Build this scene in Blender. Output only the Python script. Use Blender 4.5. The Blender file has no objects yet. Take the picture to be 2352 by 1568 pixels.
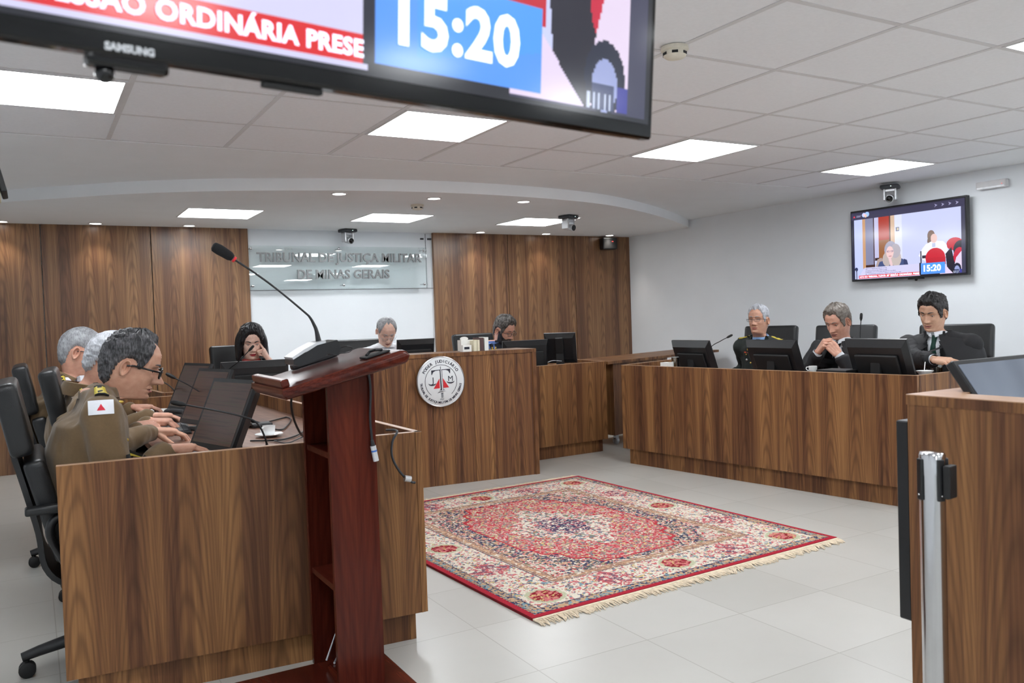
import bpy, bmesh, math, random
import numpy as np
from mathutils import Vector, Matrix, Euler, noise
from mathutils.bvhtree import BVHTree

# ------------------------------------------------------------------ camera
SC = bpy.context.scene
COL = SC.collection
H = 1.25                       # camera height
FPX = 1921.9                   # focal length for a 2352 px wide frame
cam_d = bpy.data.cameras.new('camera')
cam = bpy.data.objects.new('camera', cam_d)
COL.objects.link(cam)
cam_d.sensor_width = 36.0
cam_d.sensor_fit = 'HORIZONTAL'
cam_d.lens = FPX / 2352 * 36.0
CM = [[0.8655264964804146, -0.4997260899399098, -0.03373008929291597],
      [0.04440250640107738, 0.009477672449142677, 0.9989687638511271],
      [0.49889107159343027, 0.8661316347751743, -0.030392267537037627]]
mw = Matrix.Identity(4)
for r_ in range(3):
    mw[r_][0] = CM[0][r_]; mw[r_][1] = CM[1][r_]; mw[r_][2] = -CM[2][r_]
mw.translation = (0, 0, H)
cam.matrix_world = mw
cam_d.clip_start = 0.02
cam_d.dof.use_dof = True
cam_d.dof.focus_distance = 4.6
cam_d.dof.aperture_fstop = 7.5
SC.camera = cam

# ------------------------------------------------------------------ world, exposure
SC.view_settings.view_transform = 'Standard'
SC.view_settings.look = 'None'
SC.view_settings.exposure = 0.0
SC.view_settings.gamma = 1.0
SC.view_settings.use_curve_mapping = False
SC.cycles.diffuse_bounces = 8
SC.cycles.max_bounces = 14
wd = bpy.data.worlds.new('world'); SC.world = wd; wd.use_nodes = True
wd.node_tree.nodes['Background'].inputs[0].default_value = (0.8, 0.87, 1, 1)
wd.node_tree.nodes['Background'].inputs[1].default_value = 0.02
PANEL_E = 18.8     # ceiling light panels
SPOT_W = 9.5       # downlights
SCREEN_E = 1.15

# room
ZC, ZS = 2.302, 2.222          # ceiling, lowered soffit
XL, XR, YB, YF = -0.95, 6.70, 8.67, -5.0
GX, GY, GS = 4.176, 5.152, 0.625   # ceiling grid origin and module

# ------------------------------------------------------------------ helpers
def lin(c):
    c = c / 255.0
    return c / 12.92 if c <= 0.04045 else ((c + 0.055) / 1.055) ** 2.4
def rgb(r, g, b): return (lin(r), lin(g), lin(b), 1.0)
V = Vector
rng = random.Random(7)

class NT:
    def __init__(s, name):
        s.m = bpy.data.materials.new(name); s.m.use_nodes = True
        s.t = s.m.node_tree; s.n = s.t.nodes; s.l = s.t.links
        s.p = s.n['Principled BSDF']; s.out = s.n['Material Output']
    def node(s, kind, **kw):
        x = s.n.new(kind)
        for k, v in kw.items(): setattr(x, k, v)
        return x
    def link(s, a, b): s.l.new(a, b)
    def math(s, op, a, b=None, c=None):
        x = s.n.new('ShaderNodeMath'); x.operation = op
        for i, v in enumerate((a, b, c)):
            if v is None: continue
            if isinstance(v, (int, float)): x.inputs[i].default_value = v
            else: s.l.new(v, x.inputs[i])
        return x.outputs[0]
    def comb(s, a, b, c=0.0):
        x = s.n.new('ShaderNodeCombineXYZ')
        for i, v in enumerate((a, b, c)):
            if isinstance(v, (int, float)): x.inputs[i].default_value = v
            else: s.l.new(v, x.inputs[i])
        return x.outputs[0]
    def noise(s, vec, scale, detail=3.0, rough=0.55, w=None):
        x = s.n.new('ShaderNodeTexNoise'); x.inputs['Scale'].default_value = scale
        x.inputs['Detail'].default_value = detail; x.inputs['Roughness'].default_value = rough
        if vec is not None: s.l.new(vec, x.inputs['Vector'])
        return x.outputs['Fac']
    def mix(s, f, a, b, blend='MIX'):
        x = s.n.new('ShaderNodeMix'); x.data_type = 'RGBA'; x.blend_type = blend
        for i, v in ((0, f), (6, a), (7, b)):
            if isinstance(v, (int, float)): x.inputs[i].default_value = v
            elif isinstance(v, tuple): x.inputs[i].default_value = v
            else: s.l.new(v, x.inputs[i])
        return x.outputs[2]
    def ramp(s, f, stops):
        x = s.n.new('ShaderNodeValToRGB'); e = x.color_ramp.elements
        while len(e) < len(stops): e.new(0.5)
        for i, (p, c) in enumerate(stops): e[i].position = p; e[i].color = c
        s.l.new(f, x.inputs[0]); return x.outputs[0]
    def bump(s, h, strength=0.3, dist=0.002):
        x = s.n.new('ShaderNodeBump'); x.inputs['Strength'].default_value = strength
        x.inputs['Distance'].default_value = dist
        s.l.new(h, x.inputs['Height']); s.l.new(x.outputs[0], s.p.inputs['Normal'])

def mat(name, col, rough=0.5, metal=0.0, var=0.06, scale=30.0, bump=0.0, bscale=200.0, spec=None, coat=0.0, emit=None, sheen=0.0):
    t = NT(name)
    tc = t.node('ShaderNodeTexCoord')
    n = t.noise(tc.outputs['Object'], scale, 3.0)
    d = tuple(c * (1 - var * 1.6) for c in col[:3]) + (1,)
    u = tuple(min(1, c * (1 + var)) for c in col[:3]) + (1,)
    t.link(t.ramp(n, [(0.3, d), (0.7, u)]), t.p.inputs['Base Color'])
    t.p.inputs['Roughness'].default_value = rough
    t.p.inputs['Metallic'].default_value = metal
    if spec is not None: t.p.inputs['Specular IOR Level'].default_value = spec
    if coat: t.p.inputs['Coat Weight'].default_value = coat; t.p.inputs['Coat Roughness'].default_value = 0.1
    if sheen: t.p.inputs['Sheen Weight'].default_value = sheen
    if bump: t.bump(t.noise(tc.outputs['Object'], bscale, 2.0), bump, 0.002)
    if emit: t.p.inputs['Emission Color'].default_value = emit[0]; t.p.inputs['Emission Strength'].default_value = emit[1]
    return t.m

def wood_mat(name, dark, mid, light, red, spec=0.24, rough=0.42, cell=0.17):
    """laminate with cathedral figure; UV in metres, v is up"""
    t = NT(name)
    uv = t.node('ShaderNodeUVMap')
    sp = t.node('ShaderNodeSeparateXYZ'); t.link(uv.outputs[0], sp.inputs[0])
    x, z = sp.outputs[0], sp.outputs[1]
    wob = t.noise(t.comb(t.math('MULTIPLY', x, 2.0), t.math('MULTIPLY', z, 0.5)), 1.3, 2.0)
    xw = t.math('ADD', x, t.math('MULTIPLY', wob, 0.10))
    c = t.math('DIVIDE', xw, cell)
    cf = t.math('FLOOR', c)
    wn = t.node('ShaderNodeTexWhiteNoise', noise_dimensions='1D'); t.link(cf, wn.inputs['W'])
    rnd = wn.outputs['Value']
    u = t.math('SUBTRACT', t.math('MULTIPLY', t.math('FRACT', c), 2.0), 1.0)
    u2 = t.math('MULTIPLY', u, u)
    zz = t.math('ADD', z, t.math('MULTIPLY', rnd, 3.7))
    wob2 = t.noise(t.comb(t.math('MULTIPLY', x, 9.0), t.math('MULTIPLY', z, 1.6)), 1.0, 3.0)
    F = t.math('ADD', t.math('MULTIPLY', zz, 0.9), t.math('ADD', t.math('MULTIPLY', u2, 0.85), t.math('MULTIPLY', wob2, 0.22)))
    # straight grain between the arches
    edge = t.math('SMOOTH_MIN', 1.0, t.math('ABSOLUTE', u), 0.1)
    ring = t.math('SINE', t.math('MULTIPLY', F, 40.0))
    ring = t.math('ADD', t.math('MULTIPLY', ring, 0.5), 0.5)
    ring = t.math('POWER', ring, 2.2)
    fade = t.math('SUBTRACT', 1.0, t.math('MULTIPLY', u2, 0.55))
    ring = t.math('MULTIPLY', ring, fade)
    fib = t.noise(t.comb(t.math('MULTIPLY', x, 170.0), t.math('MULTIPLY', z, 4.0)), 1.0, 3.0, 0.6)
    fib2 = t.noise(t.comb(t.math('MULTIPLY', x, 42.0), t.math('MULTIPLY', z, 0.8)), 1.0, 3.0, 0.6)
    band = t.noise(t.comb(t.math('MULTIPLY', x, 8.0), t.math('MULTIPLY', z, 0.22)), 1.0, 3.0)
    col = t.ramp(t.math('ADD', t.math('MULTIPLY', fib2, 0.42), t.math('MULTIPLY', band, 0.62)),
                 [(0.34, dark), (0.45, red), (0.54, mid), (0.68, light)])
    col = t.mix(t.math('MULTIPLY', ring, 0.42), col, dark)
    fr = t.ramp(fib, [(0.3, (0.84, 0.83, 0.82, 1)), (0.7, (1.08, 1.08, 1.08, 1))])
    col = t.mix(1.0, col, fr, 'MULTIPLY')
    t.link(col, t.p.inputs['Base Color'])
    t.p.inputs['Roughness'].default_value = rough
    t.p.inputs['Specular IOR Level'].default_value = spec
    t.bump(fib, 0.08, 0.0006)
    return t.m

def new_obj(name, me, parent=None):
    o = bpy.data.objects.new(name, me); COL.objects.link(o)
    if parent is not None: o.parent = parent
    return o
def tag(o, label=None, cat=None, group=None, kind=None):
    if label: o['label'] = label
    if cat: o['category'] = cat
    if group: o['group'] = group
    if kind: o['kind'] = kind
    return o
def thing(name, label, cat, loc=(0, 0, 0), rotz=0.0, group=None):
    o = bpy.data.objects.new(name, None); COL.objects.link(o)
    o.empty_display_size = 0.1
    o.location = loc; o.rotation_euler = (0, 0, rotz)
    return tag(o, label, cat, group)
def copy_tree(o, parent=None):
    c = o.copy(); COL.objects.link(c)
    if parent is not None: c.parent = parent
    for ch in list(o.children): copy_tree(ch, c)
    return c

class MB:
    """collects shapes; build() links them as one mesh object"""
    space = 1.0
    def __init__(s): s.v = []; s.f = []; s.m = []; s.sm = []
    def add(s, vs, fs, mi=0, smooth=False, M=None):
        b = len(s.v)
        if M is not None: vs = [M @ V(v) for v in vs]
        s.v.extend([tuple(v) for v in vs])
        for f in fs: s.f.append(tuple(b + i for i in f)); s.m.append(mi); s.sm.append(smooth)
        return s
    def bm(s, bm, mi=0, smooth=False, M=None):
        bm.verts.ensure_lookup_table()
        s.add([v.co.copy() for v in bm.verts], [[v.index for v in f.verts] for f in bm.faces], mi, smooth, M)
        bm.free(); return s
    def box(s, lo, hi, mi=0, M=None, bev=0.0, seg=2, smooth=False):
        lo = V(lo); hi = V(hi)
        if bev <= 0:
            x0, y0, z0 = lo; x1, y1, z1 = hi
            vs = [(x0,y0,z0),(x1,y0,z0),(x1,y1,z0),(x0,y1,z0),(x0,y0,z1),(x1,y0,z1),(x1,y1,z1),(x0,y1,z1)]
            return s.add(vs, [(0,3,2,1),(4,5,6,7),(0,1,5,4),(1,2,6,5),(2,3,7,6),(3,0,4,7)], mi, False, M)
        bm = bmesh.new(); bmesh.ops.create_cube(bm, size=1.0)
        c = (lo + hi) / 2; d = hi - lo
        for v in bm.verts: v.co = V((v.co.x * d.x, v.co.y * d.y, v.co.z * d.z)) + c
        bmesh.ops.bevel(bm, geom=list(bm.edges), offset=min(bev, min(d) * 0.49), segments=seg, profile=0.6, affect='EDGES')
        bm.verts.index_update()
        return s.bm(bm, mi, smooth or bev > 0.008, M)
    def prism(s, poly, z0, z1, mi=0, M=None):
        n = len(poly)
        vs = [(p[0], p[1], z0) for p in poly] + [(p[0], p[1], z1) for p in poly]
        fs = [tuple(range(n))[::-1], tuple(range(n, 2 * n))] + [(i, (i + 1) % n, n + (i + 1) % n, n + i) for i in range(n)]
        return s.add(vs, fs, mi, False, M)
    def tube(s, pts, r, n=10, mi=0, M=None, cap=True, flat=1.0, up=None):
        pts = [V(p) for p in pts]; vs = []; fs = []
        rs = r if isinstance(r, (list, tuple)) else [r] * len(pts)
        prev = None
        for i, p in enumerate(pts):
            d = (pts[min(i + 1, len(pts) - 1)] - pts[max(i - 1, 0)])
            if d.length < 1e-9: d = V((0, 0, 1))
            d.normalize()
            if up is not None: a = V(up) - d * d.dot(V(up))
            elif prev is None:
                a = V((0, 0, 1)) if abs(d.z) < 0.9 else V((1, 0, 0)); a = a - d * d.dot(a)
            else: a = prev - d * d.dot(prev)
            a.normalize(); prev = a; b = d.cross(a)
            for k in range(n):
                t = 2 * math.pi * k / n
                vs.append(p + a * (rs[i] * flat * math.cos(t)) + b * (rs[i] * math.sin(t)))
        for i in range(len(pts) - 1):
            for k in range(n):
                k2 = (k + 1) % n
                fs.append((i*n+k, i*n+k2, (i+1)*n+k2, (i+1)*n+k))
        if cap:
            fs.append(tuple(range(n))[::-1]); fs.append(tuple((len(pts)-1)*n+k for k in range(n)))
        return s.add(vs, fs, mi, True, M)
    def lathe(s, prof, n=24, mi=0, M=None, cap=True):
        vs = []; fs = []
        for (r, z) in prof:
            for k in range(n):
                t = 2 * math.pi * k / n; vs.append((r * math.cos(t), r * math.sin(t), z))
        for i in range(len(prof) - 1):
            for k in range(n):
                k2 = (k + 1) % n; fs.append((i*n+k, i*n+k2, (i+1)*n+k2, (i+1)*n+k))
        if cap:
            fs.append(tuple(range(n))[::-1]); fs.append(tuple((len(prof)-1)*n+k for k in range(n)))
        return s.add(vs, fs, mi, True, M)
    def capsule(s, p0, p1, r0, r1, n=16, mi=0):
        p0 = V(p0); p1 = V(p1); d = p1 - p0; L = d.length
        if L < 1e-6: d = V((0,0,1)); L = 1e-6
        d = d / L; pts = []; rs = []
        for k in range(5):
            a = math.pi / 2 * (1 - k / 4.0); pts.append(p0 - d * (r0 * math.sin(a))); rs.append(max(1e-4, r0 * math.cos(a)))
        for k in range(5):
            a = math.pi / 2 * (k / 4.0); pts.append(p1 + d * (r1 * math.sin(a))); rs.append(max(1e-4, r1 * math.cos(a)))
        return s.tube(pts, rs, n, mi)
    def ball(s, c, r, M=None, mi=0, n=16):
        r = r if isinstance(r, (tuple, list, Vector)) else (r, r, r)
        vs = []; fs = []; m = n // 2
        for i in range(m + 1):
            ph = math.pi * i / m
            for k in range(n):
                t = 2*math.pi*k/n; q = V((r[0]*math.sin(ph)*math.cos(t), r[1]*math.sin(ph)*math.sin(t), r[2]*math.cos(ph)))
                if M is not None: q = M @ q
                vs.append(q + V(c))
        for i in range(m):
            for k in range(n):
                k2=(k+1)%n; fs.append((i*n+k,(i+1)*n+k,(i+1)*n+k2,i*n+k2))
        return s.add(vs, fs, mi, True)
    def text(s, txt, size, M, ext=0.002, mi=0, bold=0.0, align='CENTER', sx=1.0):
        cu = bpy.data.curves.new('t', 'FONT'); cu.body = txt; cu.size = size; cu.extrude = ext
        cu.align_x = align; cu.align_y = 'CENTER'; cu.offset = bold; cu.resolution_u = 3; cu.space_character = s.space
        o = bpy.data.objects.new('t', cu); COL.objects.link(o)
        dg = bpy.context.evaluated_depsgraph_get()
        me = bpy.data.meshes.new_from_object(o.evaluated_get(dg))
        vs = [V((v.co.x * sx, v.co.y, v.co.z)) for v in me.vertices]; fs = [tuple(p.vertices) for p in me.polygons]
        s.add(vs, fs, mi, False, M)
        bpy.data.objects.remove(o); bpy.data.curves.remove(cu); bpy.data.meshes.remove(me)
        return s
    def mesh(s, name):
        me = bpy.data.meshes.new(name)
        me.from_pydata(s.v, [], s.f)
        return me
    def build(s, name, mats, parent=None, world=None, uvoff=None, loc=None):
        """world = root object: vertices are given in world space and moved into that root's frame"""
        if world is not None:
            I = (Matrix.Translation(world.location) @ Matrix.Rotation(world.rotation_euler.z, 4, 'Z')).inverted()
            s.v = [tuple(I @ V(v)) for v in s.v]
        if loc is not None: s.v = [tuple(V(v) - V(loc)) for v in s.v]
        me = s.mesh(name)
        if not isinstance(mats, (list, tuple)): mats = [mats]
        for m in mats: me.materials.append(m)
        me.polygons.foreach_set('material_index', s.m)
        me.polygons.foreach_set('use_smooth', s.sm)
        if any(s.sm) and len(s.f) < 20000:
            me.set_sharp_from_angle(angle=math.radians(48)); me.polygons.foreach_set('use_smooth', s.sm)
        # UV in metres: v up where possible
        uvl = me.uv_layers.new(name='UVMap')
        ox, oz = uvoff if uvoff else (rng.random() * 9, rng.random() * 5)
        for p in me.polygons:
            n = p.normal
            if abs(n.z) > 0.75:
                tx, tz = V((1, 0, 0)), V((0, 1, 0))
            else:
                tx = V((-n.y, n.x, 0)); tx.normalize(); tz = V((0, 0, 1))
            for li in p.loop_indices:
                co = me.vertices[me.loops[li].vertex_index].co
                uvl.data[li].uv = (co.dot(tx) + ox, co.dot(tz) + oz)
        o = new_obj(name, me, parent)
        if loc is not None: o.location = loc
        return o

def remesh(mb, voxel, smooth=4, fac=0.5):
    """union of closed shapes -> one continuous surface"""
    me = mb.mesh('tmp'); o = bpy.data.objects.new('tmp', me); COL.objects.link(o)
    m = o.modifiers.new('r', 'REMESH'); m.mode = 'VOXEL'; m.voxel_size = voxel; m.use_smooth_shade = True
    if smooth:
        s = o.modifiers.new('s', 'SMOOTH'); s.iterations = smooth; s.factor = fac
    dg = bpy.context.evaluated_depsgraph_get()
    r = bpy.data.meshes.new_from_object(o.evaluated_get(dg))
    bpy.data.objects.remove(o); bpy.data.meshes.remove(me)
    n = len(r.vertices); co = np.empty(n * 3); r.vertices.foreach_get('co', co)
    fs = [tuple(p.vertices) for p in r.polygons]
    bpy.data.meshes.remove(r)
    return co.reshape(-1, 3), fs

def fold(co, amp=0.004, f=(9, 9, 5), seed=0.0):
    out = co.copy()
    for i in range(len(co)):
        p = V((co[i][0]*f[0] + seed, co[i][1]*f[1], co[i][2]*f[2]))
        d = noise.noise_vector(p)
        out[i] += np.array(d) * amp
    return out

def frame(o, fwd, up):
    """matrix with local Y = fwd, local Z ~ up, origin o"""
    f = V(fwd).normalized(); u = V(up); u = (u - f * f.dot(u)).normalized(); r = f.cross(u)
    M = Matrix.Identity(4)
    for i in range(3): M[i][0] = r[i]; M[i][1] = f[i]; M[i][2] = u[i]
    M.translation = V(o); return M
def bez(pts, n=24):
    """smooth curve through points"""
    pts = [V(p) for p in pts]; P = [pts[0] * 2 - pts[1]] + pts + [pts[-1] * 2 - pts[-2]]; out = []
    m = max(2, n // (len(pts) - 1))
    for i in range(1, len(P) - 2):
        for k in range(m):
            t = k / m
            out.append(0.5 * ((2 * P[i]) + (P[i+1] - P[i-1]) * t + (2*P[i-1] - 5*P[i] + 4*P[i+1] - P[i+2]) * t*t + (3*P[i] - P[i-1] - 3*P[i+1] + P[i+2]) * t**3))
    out.append(pts[-1]); return out

# ------------------------------------------------------------------ materials
WOOD = wood_mat('walnut_laminate', rgb(66, 43, 29), rgb(130, 91, 58), rgb(158, 114, 73), rgb(101, 66, 45))
WOODW = wood_mat('walnut_wall_laminate', rgb(78, 54, 38), rgb(138, 101, 70), rgb(168, 128, 90), rgb(112, 77, 56), cell=0.19, rough=0.30, spec=0.5)
EDGE = mat('lit_edge_band', rgb(176, 140, 112), 0.32, var=0.05)  # top edges of the boards: their lit look is put into this paler colour
MAHO = wood_mat('mahogany_veneer', rgb(46, 16, 11), rgb(82, 32, 22), rgb(96, 42, 28), rgb(66, 24, 16), rough=0.22, cell=0.5)
TABLE = wood_mat('worktop_laminate', rgb(96, 70, 58), rgb(134, 102, 86), rgb(150, 118, 102), rgb(118, 86, 72), rough=0.3, cell=0.4)
WHITE = mat('painted_wall_white', rgb(234, 238, 242), 0.7, var=0.012, scale=3.0, bump=0.05, bscale=300)
CEILM = mat('ceiling_tile_white', rgb(236, 237, 240), 0.9, var=0.015, scale=60.0, bump=0.15, bscale=500)
BARM = mat('ceiling_bar_white', rgb(214, 213, 214), 0.55, var=0.02)
PLAS = mat('plaster_white', rgb(236, 238, 240), 0.85, var=0.01, scale=4.0)
BLK = mat('black_plastic', rgb(24, 25, 28), 0.35, var=0.1)
BLKM = mat('black_matte', rgb(14, 14, 16), 0.6, var=0.1)
BLKG = mat('black_gloss', rgb(8, 8, 10), 0.08, var=0.05)
GRYP = mat('dark_grey_plastic', rgb(52, 55, 60), 0.45, var=0.08)
LEAT = mat('black_leather', rgb(22, 23, 25), 0.36, var=0.12, scale=18, bump=0.35, bscale=350)
CHR = mat('polished_steel', rgb(196, 196, 198), 0.13, 1.0, var=0.02)
STL = mat('brushed_steel', rgb(190, 192, 196), 0.28, 1.0, var=0.05)
SILV = mat('silver_plastic', rgb(205, 207, 210), 0.3, 0.35, var=0.03)
PORC = mat('white_porcelain', rgb(238, 240, 240), 0.15, var=0.01)
PAPER = mat('white_paper', rgb(240, 240, 236), 0.8, var=0.02)
CREAM = mat('cream_paper', rgb(228, 222, 196), 0.8, var=0.05)
REDM = mat('red_paint', rgb(205, 28, 40), 0.5, var=0.05)
NAVY = mat('navy_print', rgb(28, 30, 48), 0.6, var=0.05)
COFF = mat('coffee', rgb(92, 62, 40), 0.3, var=0.1)
GOLD = mat('gold_metal', rgb(212, 180, 90), 0.35, 0.7, var=0.1)
LED = mat('led_white', rgb(255, 255, 255), 0.5, var=0.0, emit=((0.93, 0.97, 1.0, 1), PANEL_E))
LEDS = mat('downlight_lens', rgb(255, 255, 255), 0.5, var=0.0, emit=((1, 0.96, 0.9, 1), 14.0))
LEDG = mat('green_led', rgb(190, 255, 230), 0.5, var=0.0, emit=((0.7, 1, 0.9, 1), 3.0))
LEDR = mat('red_led', rgb(255, 60, 50), 0.5, var=0.0, emit=((1, 0.12, 0.1, 1), 1.5))
def glass_mat(name, tint, f0=0.35, rough=0.0, refl=None):
    t = NT(name)
    tr = t.node('ShaderNodeBsdfTransparent'); tr.inputs[0].default_value = tint
    gl = t.node('ShaderNodeBsdfGlossy'); gl.inputs['Roughness'].default_value = rough
    gl.inputs[0].default_value = (1, 1, 1, 1)
    tc = t.node('ShaderNodeTexCoord'); nz = t.noise(tc.outputs['Object'], 4.0, 2.0)
    fr = t.node('ShaderNodeFresnel'); fr.inputs[0].default_value = 1.5
    mx = t.node('ShaderNodeMixShader')
    fac = t.math('ADD', t.math('MULTIPLY', fr.outputs[0], f0), t.math('MULTIPLY', nz, 0.01 if f0 < 3 else 0.12))
    t.link(fac, mx.inputs[0]); t.link(tr.outputs[0], mx.inputs[1]); t.link(gl.outputs[0], mx.inputs[2])
    t.link(mx.outputs[0], t.out.inputs[0]); return t.m
GLASS = glass_mat('clear_glass', (0.86, 0.90, 0.89, 1), 3.2)
SIGNG = glass_mat('sign_glass', (0.955, 0.985, 0.982, 1), 2.4)
LENS = glass_mat('spectacle_lens', (0.99, 0.99, 0.99, 1), 0.35)
def floor_mat():
    t = NT('porcelain_floor')
    tc = t.node('ShaderNodeTexCoord'); sp = t.node('ShaderNodeSeparateXYZ'); t.link(tc.outputs['Object'], sp.inputs[0])
    S = 0.486
    def gl(c, off):
        f = t.math('FRACT', t.math('DIVIDE', t.math('SUBTRACT', c, off), S))
        d = t.math('MINIMUM', f, t.math('SUBTRACT', 1.0, f))
        return t.math('LESS_THAN', d, 0.0045), t.math('FLOOR', t.math('DIVIDE', t.math('SUBTRACT', c, off), S))
    gx, ix = gl(sp.outputs[0], 1.5); gy, iy = gl(sp.outputs[1], 2.494)
    g = t.math('MAXIMUM', gx, gy)
    wn = t.node('ShaderNodeTexWhiteNoise', noise_dimensions='2D'); t.link(t.comb(ix, iy), wn.inputs['Vector'])
    n1 = t.noise(tc.outputs['Object'], 2.2, 5.0, 0.6); 
    col = t.ramp(t.math('ADD', t.math('MULTIPLY', n1, 0.5), t.math('MULTIPLY', wn.outputs['Value'], 0.35)),
                 [(0.1, rgb(179, 177, 171)), (0.9, rgb(198, 196, 191))])
    col = t.mix(g, col, rgb(162, 159, 152))
    t.link(col, t.p.inputs['Base Color'])
    t.link(t.math('ADD', 0.27, t.math('MULTIPLY', n1, 0.02)), t.p.inputs['Roughness'])
    t.bump(t.math('SUBTRACT', 1.0, g), 0.2, 0.001); return t.m
FLOOR = floor_mat()
def attr_mat(name, emis=0.0, rough=0.9, spec=0.2):
    t = NT(name)
    a = t.node('ShaderNodeAttribute', attribute_name='Col')
    if emis:
        t.p.inputs['Base Color'].default_value = (0.01, 0.01, 0.012, 1)
        t.link(a.outputs['Color'], t.p.inputs['Emission Color']); t.p.inputs['Emission Strength'].default_value = emis
    else:
        tc = t.node('ShaderNodeTexCoord'); n = t.noise(tc.outputs['Object'], 350, 2.0)
        t.link(t.mix(1.0, a.outputs['Color'], t.ramp(n, [(0.3, (0.8, 0.8, 0.8, 1)), (0.7, (1.1, 1.1, 1.1, 1))]), 'MULTIPLY'), t.p.inputs['Base Color'])
        t.bump(n, 0.4, 0.003)
    t.p.inputs['Roughness'].default_value = rough
    t.p.inputs['Specular IOR Level'].default_value = spec
    return t.m
GLINT = mat('painted_glass_glint', rgb(196, 204, 204), 0.08, var=0.02)  # opaque pale grey: bright highlights of glass edges painted as colour
RUGM = attr_mat('woven_wool'); SCRM = attr_mat('lit_screen', SCREEN_E, 0.12, 0.8)

def grid_mesh(name, img, w, h, m):
    """img rows top to bottom, sRGB 0..1; lies in local XZ facing -Y, origin at centre"""
    ny, nx = img.shape[:2]
    xs = (np.arange(nx + 1) / nx - 0.5) * w; zs = (0.5 - np.arange(ny + 1) / ny) * h
    X, Z = np.meshgrid(xs, zs); co = np.stack([X, X * 0, Z], -1).reshape(-1, 3)
    a = (np.arange(ny)[:, None] * (nx + 1) + np.arange(nx)[None, :]).reshape(-1)
    F = np.stack([a, a + nx + 1, a + nx + 2, a + 1], -1)
    me = bpy.data.meshes.new(name); me.from_pydata(co.tolist(), [], F.tolist())
    c = np.clip(img, 0, 1); c = np.where(c <= 0.04045, c / 12.92, ((c + 0.055) / 1.055) ** 2.4).reshape(-1, 3)
    at = me.color_attributes.new('Col', 'FLOAT_COLOR', 'CORNER')
    buf = np.ones((len(F) * 4, 4)); buf[:, :3] = np.repeat(c, 4, axis=0)
    at.data.foreach_set('color', buf.reshape(-1)); me.materials.append(m)
    return me
# ------------------------------------------------------------------ the room
ZS = 2.212; XR = 6.73; YW = 8.58      # YW: face of the wood panelling
def struct(name, mb, m, label=None, smooth=False):
    o = mb.build(name, m); tag(o, label, kind='structure'); return o
struct('floor', MB().box((XL, YF, -0.1), (XR, 8.75, 0)), FLOOR, 'pale grey porcelain tile floor')
struct('wall_right', MB().box((XR, YF, 0), (XR + 0.12, 8.9, 2.45)), WHITE, 'plain white side wall carrying the television')
struct('wall_left', MB().box((XL - 0.12, YF, 0), (XL, 8.9, 2.45)), WHITE, 'plain white wall on the left')
struct('wall_rear', MB().box((XL, YF - 0.12, 0), (XR, YF, 2.45)), WHITE, 'plain white wall at the back of the public side')
struct('wall_back', MB().box((XL, 8.62, 0), (XR, 8.75, 2.45)), WHITE, 'white wall behind the bench, between the wood panels')

# ceiling: suspended tiles up to y=GY, plaster beyond
gx = [GX + GS * i for i in range(-9, 4)]
gy = [GY - GS * j for j in range(0, 17)]
LIGHTS = [(i, j) for j in (1, 5, 9, 13) for i in (-7, -4, -1, 2)]
tiles = MB()
x_lo, x_hi = gx[0], gx[-1]
hb = 0.012
for ii in range(-9, 3):
    for j in range(0, 16):
        if (ii, j) in LIGHTS: continue
        x0 = GX + GS * ii; y1 = GY - GS * j
        tiles.box((x0 + hb, y1 - GS + hb, ZC + 0.003), (x0 + GS - hb, y1 - hb, ZC + 0.03))
struct('ceiling', tiles, CEILM, 'suspended ceiling of square white mineral tiles')
bars = MB()
for x in gx: bars.box((x - hb, gy[-1], ZC), (x + hb, GY, ZC + 0.028))
for n_, y in enumerate(gy):
    for x in gx[:-1]: bars.box((x + hb, y - hb, ZC + 0.001), (x + GS - hb, y + hb, ZC + 0.028))
struct('trim_1', bars, BARM, 'white bar grid of the suspended ceiling')
pl = MB()
pl.box((XL, GY + hb, ZC - 0.002), (XR, 8.7, ZC + 0.06))
pl.box((x_hi + hb, YF, ZC - 0.002), (XR, GY + hb, ZC + 0.06))
pl.box((XL, YF, ZC - 0.002), (x_lo - hb, GY + hb, ZC + 0.06))
pl.box((x_lo - hb, YF, ZC - 0.002), (x_hi + hb, gy[-1] - hb, ZC + 0.06))
struct('trim_2', pl, PLAS, 'smooth plaster margin around the tiles')
struct('trim_3', MB().box((XL, YF, ZC + 0.06), (XR, 8.9, ZC + 0.14)), PLAS, 'slab above the ceiling')
# lowered soffit with a curved front edge
arc = [(XL, 8.1), (-0.5, 7.62), (-0.06, 7.15), (0.27, 6.87), (0.67, 6.54), (1.2, 6.24), (1.78, 6.03), (2.38, 5.88), (3.0, 5.82), (3.7, 5.86), (4.42, 6.02), (5.1, 6.34), (5.9, 6.83), (6.62, 7.36), (XR, 7.46)]
arcs = [(p.x, p.y) for p in bez([(a, b, 0) for a, b in arc], 84)]
so = MB(); n = len(arcs)
so.add([(a, b, ZS) for a, b in arcs] + [(a, b, ZC) for a, b in arcs] + [(XR, 8.7, ZS), (XL, 8.7, ZS)],
       [(i, n + i, n + i + 1, i + 1) for i in range(n - 1)])
bot = [(a, b, ZS) for a, b in arcs]
so.add([p for q in [((a, b, ZS), (a, 8.7, ZS)) for a, b in arcs] for p in q], [(2*i, 2*i+2, 2*i+3, 2*i+1) for i in range(n - 1)])
struct('trim_4', so, PLAS, 'lowered white soffit with a curved front edge')

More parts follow.
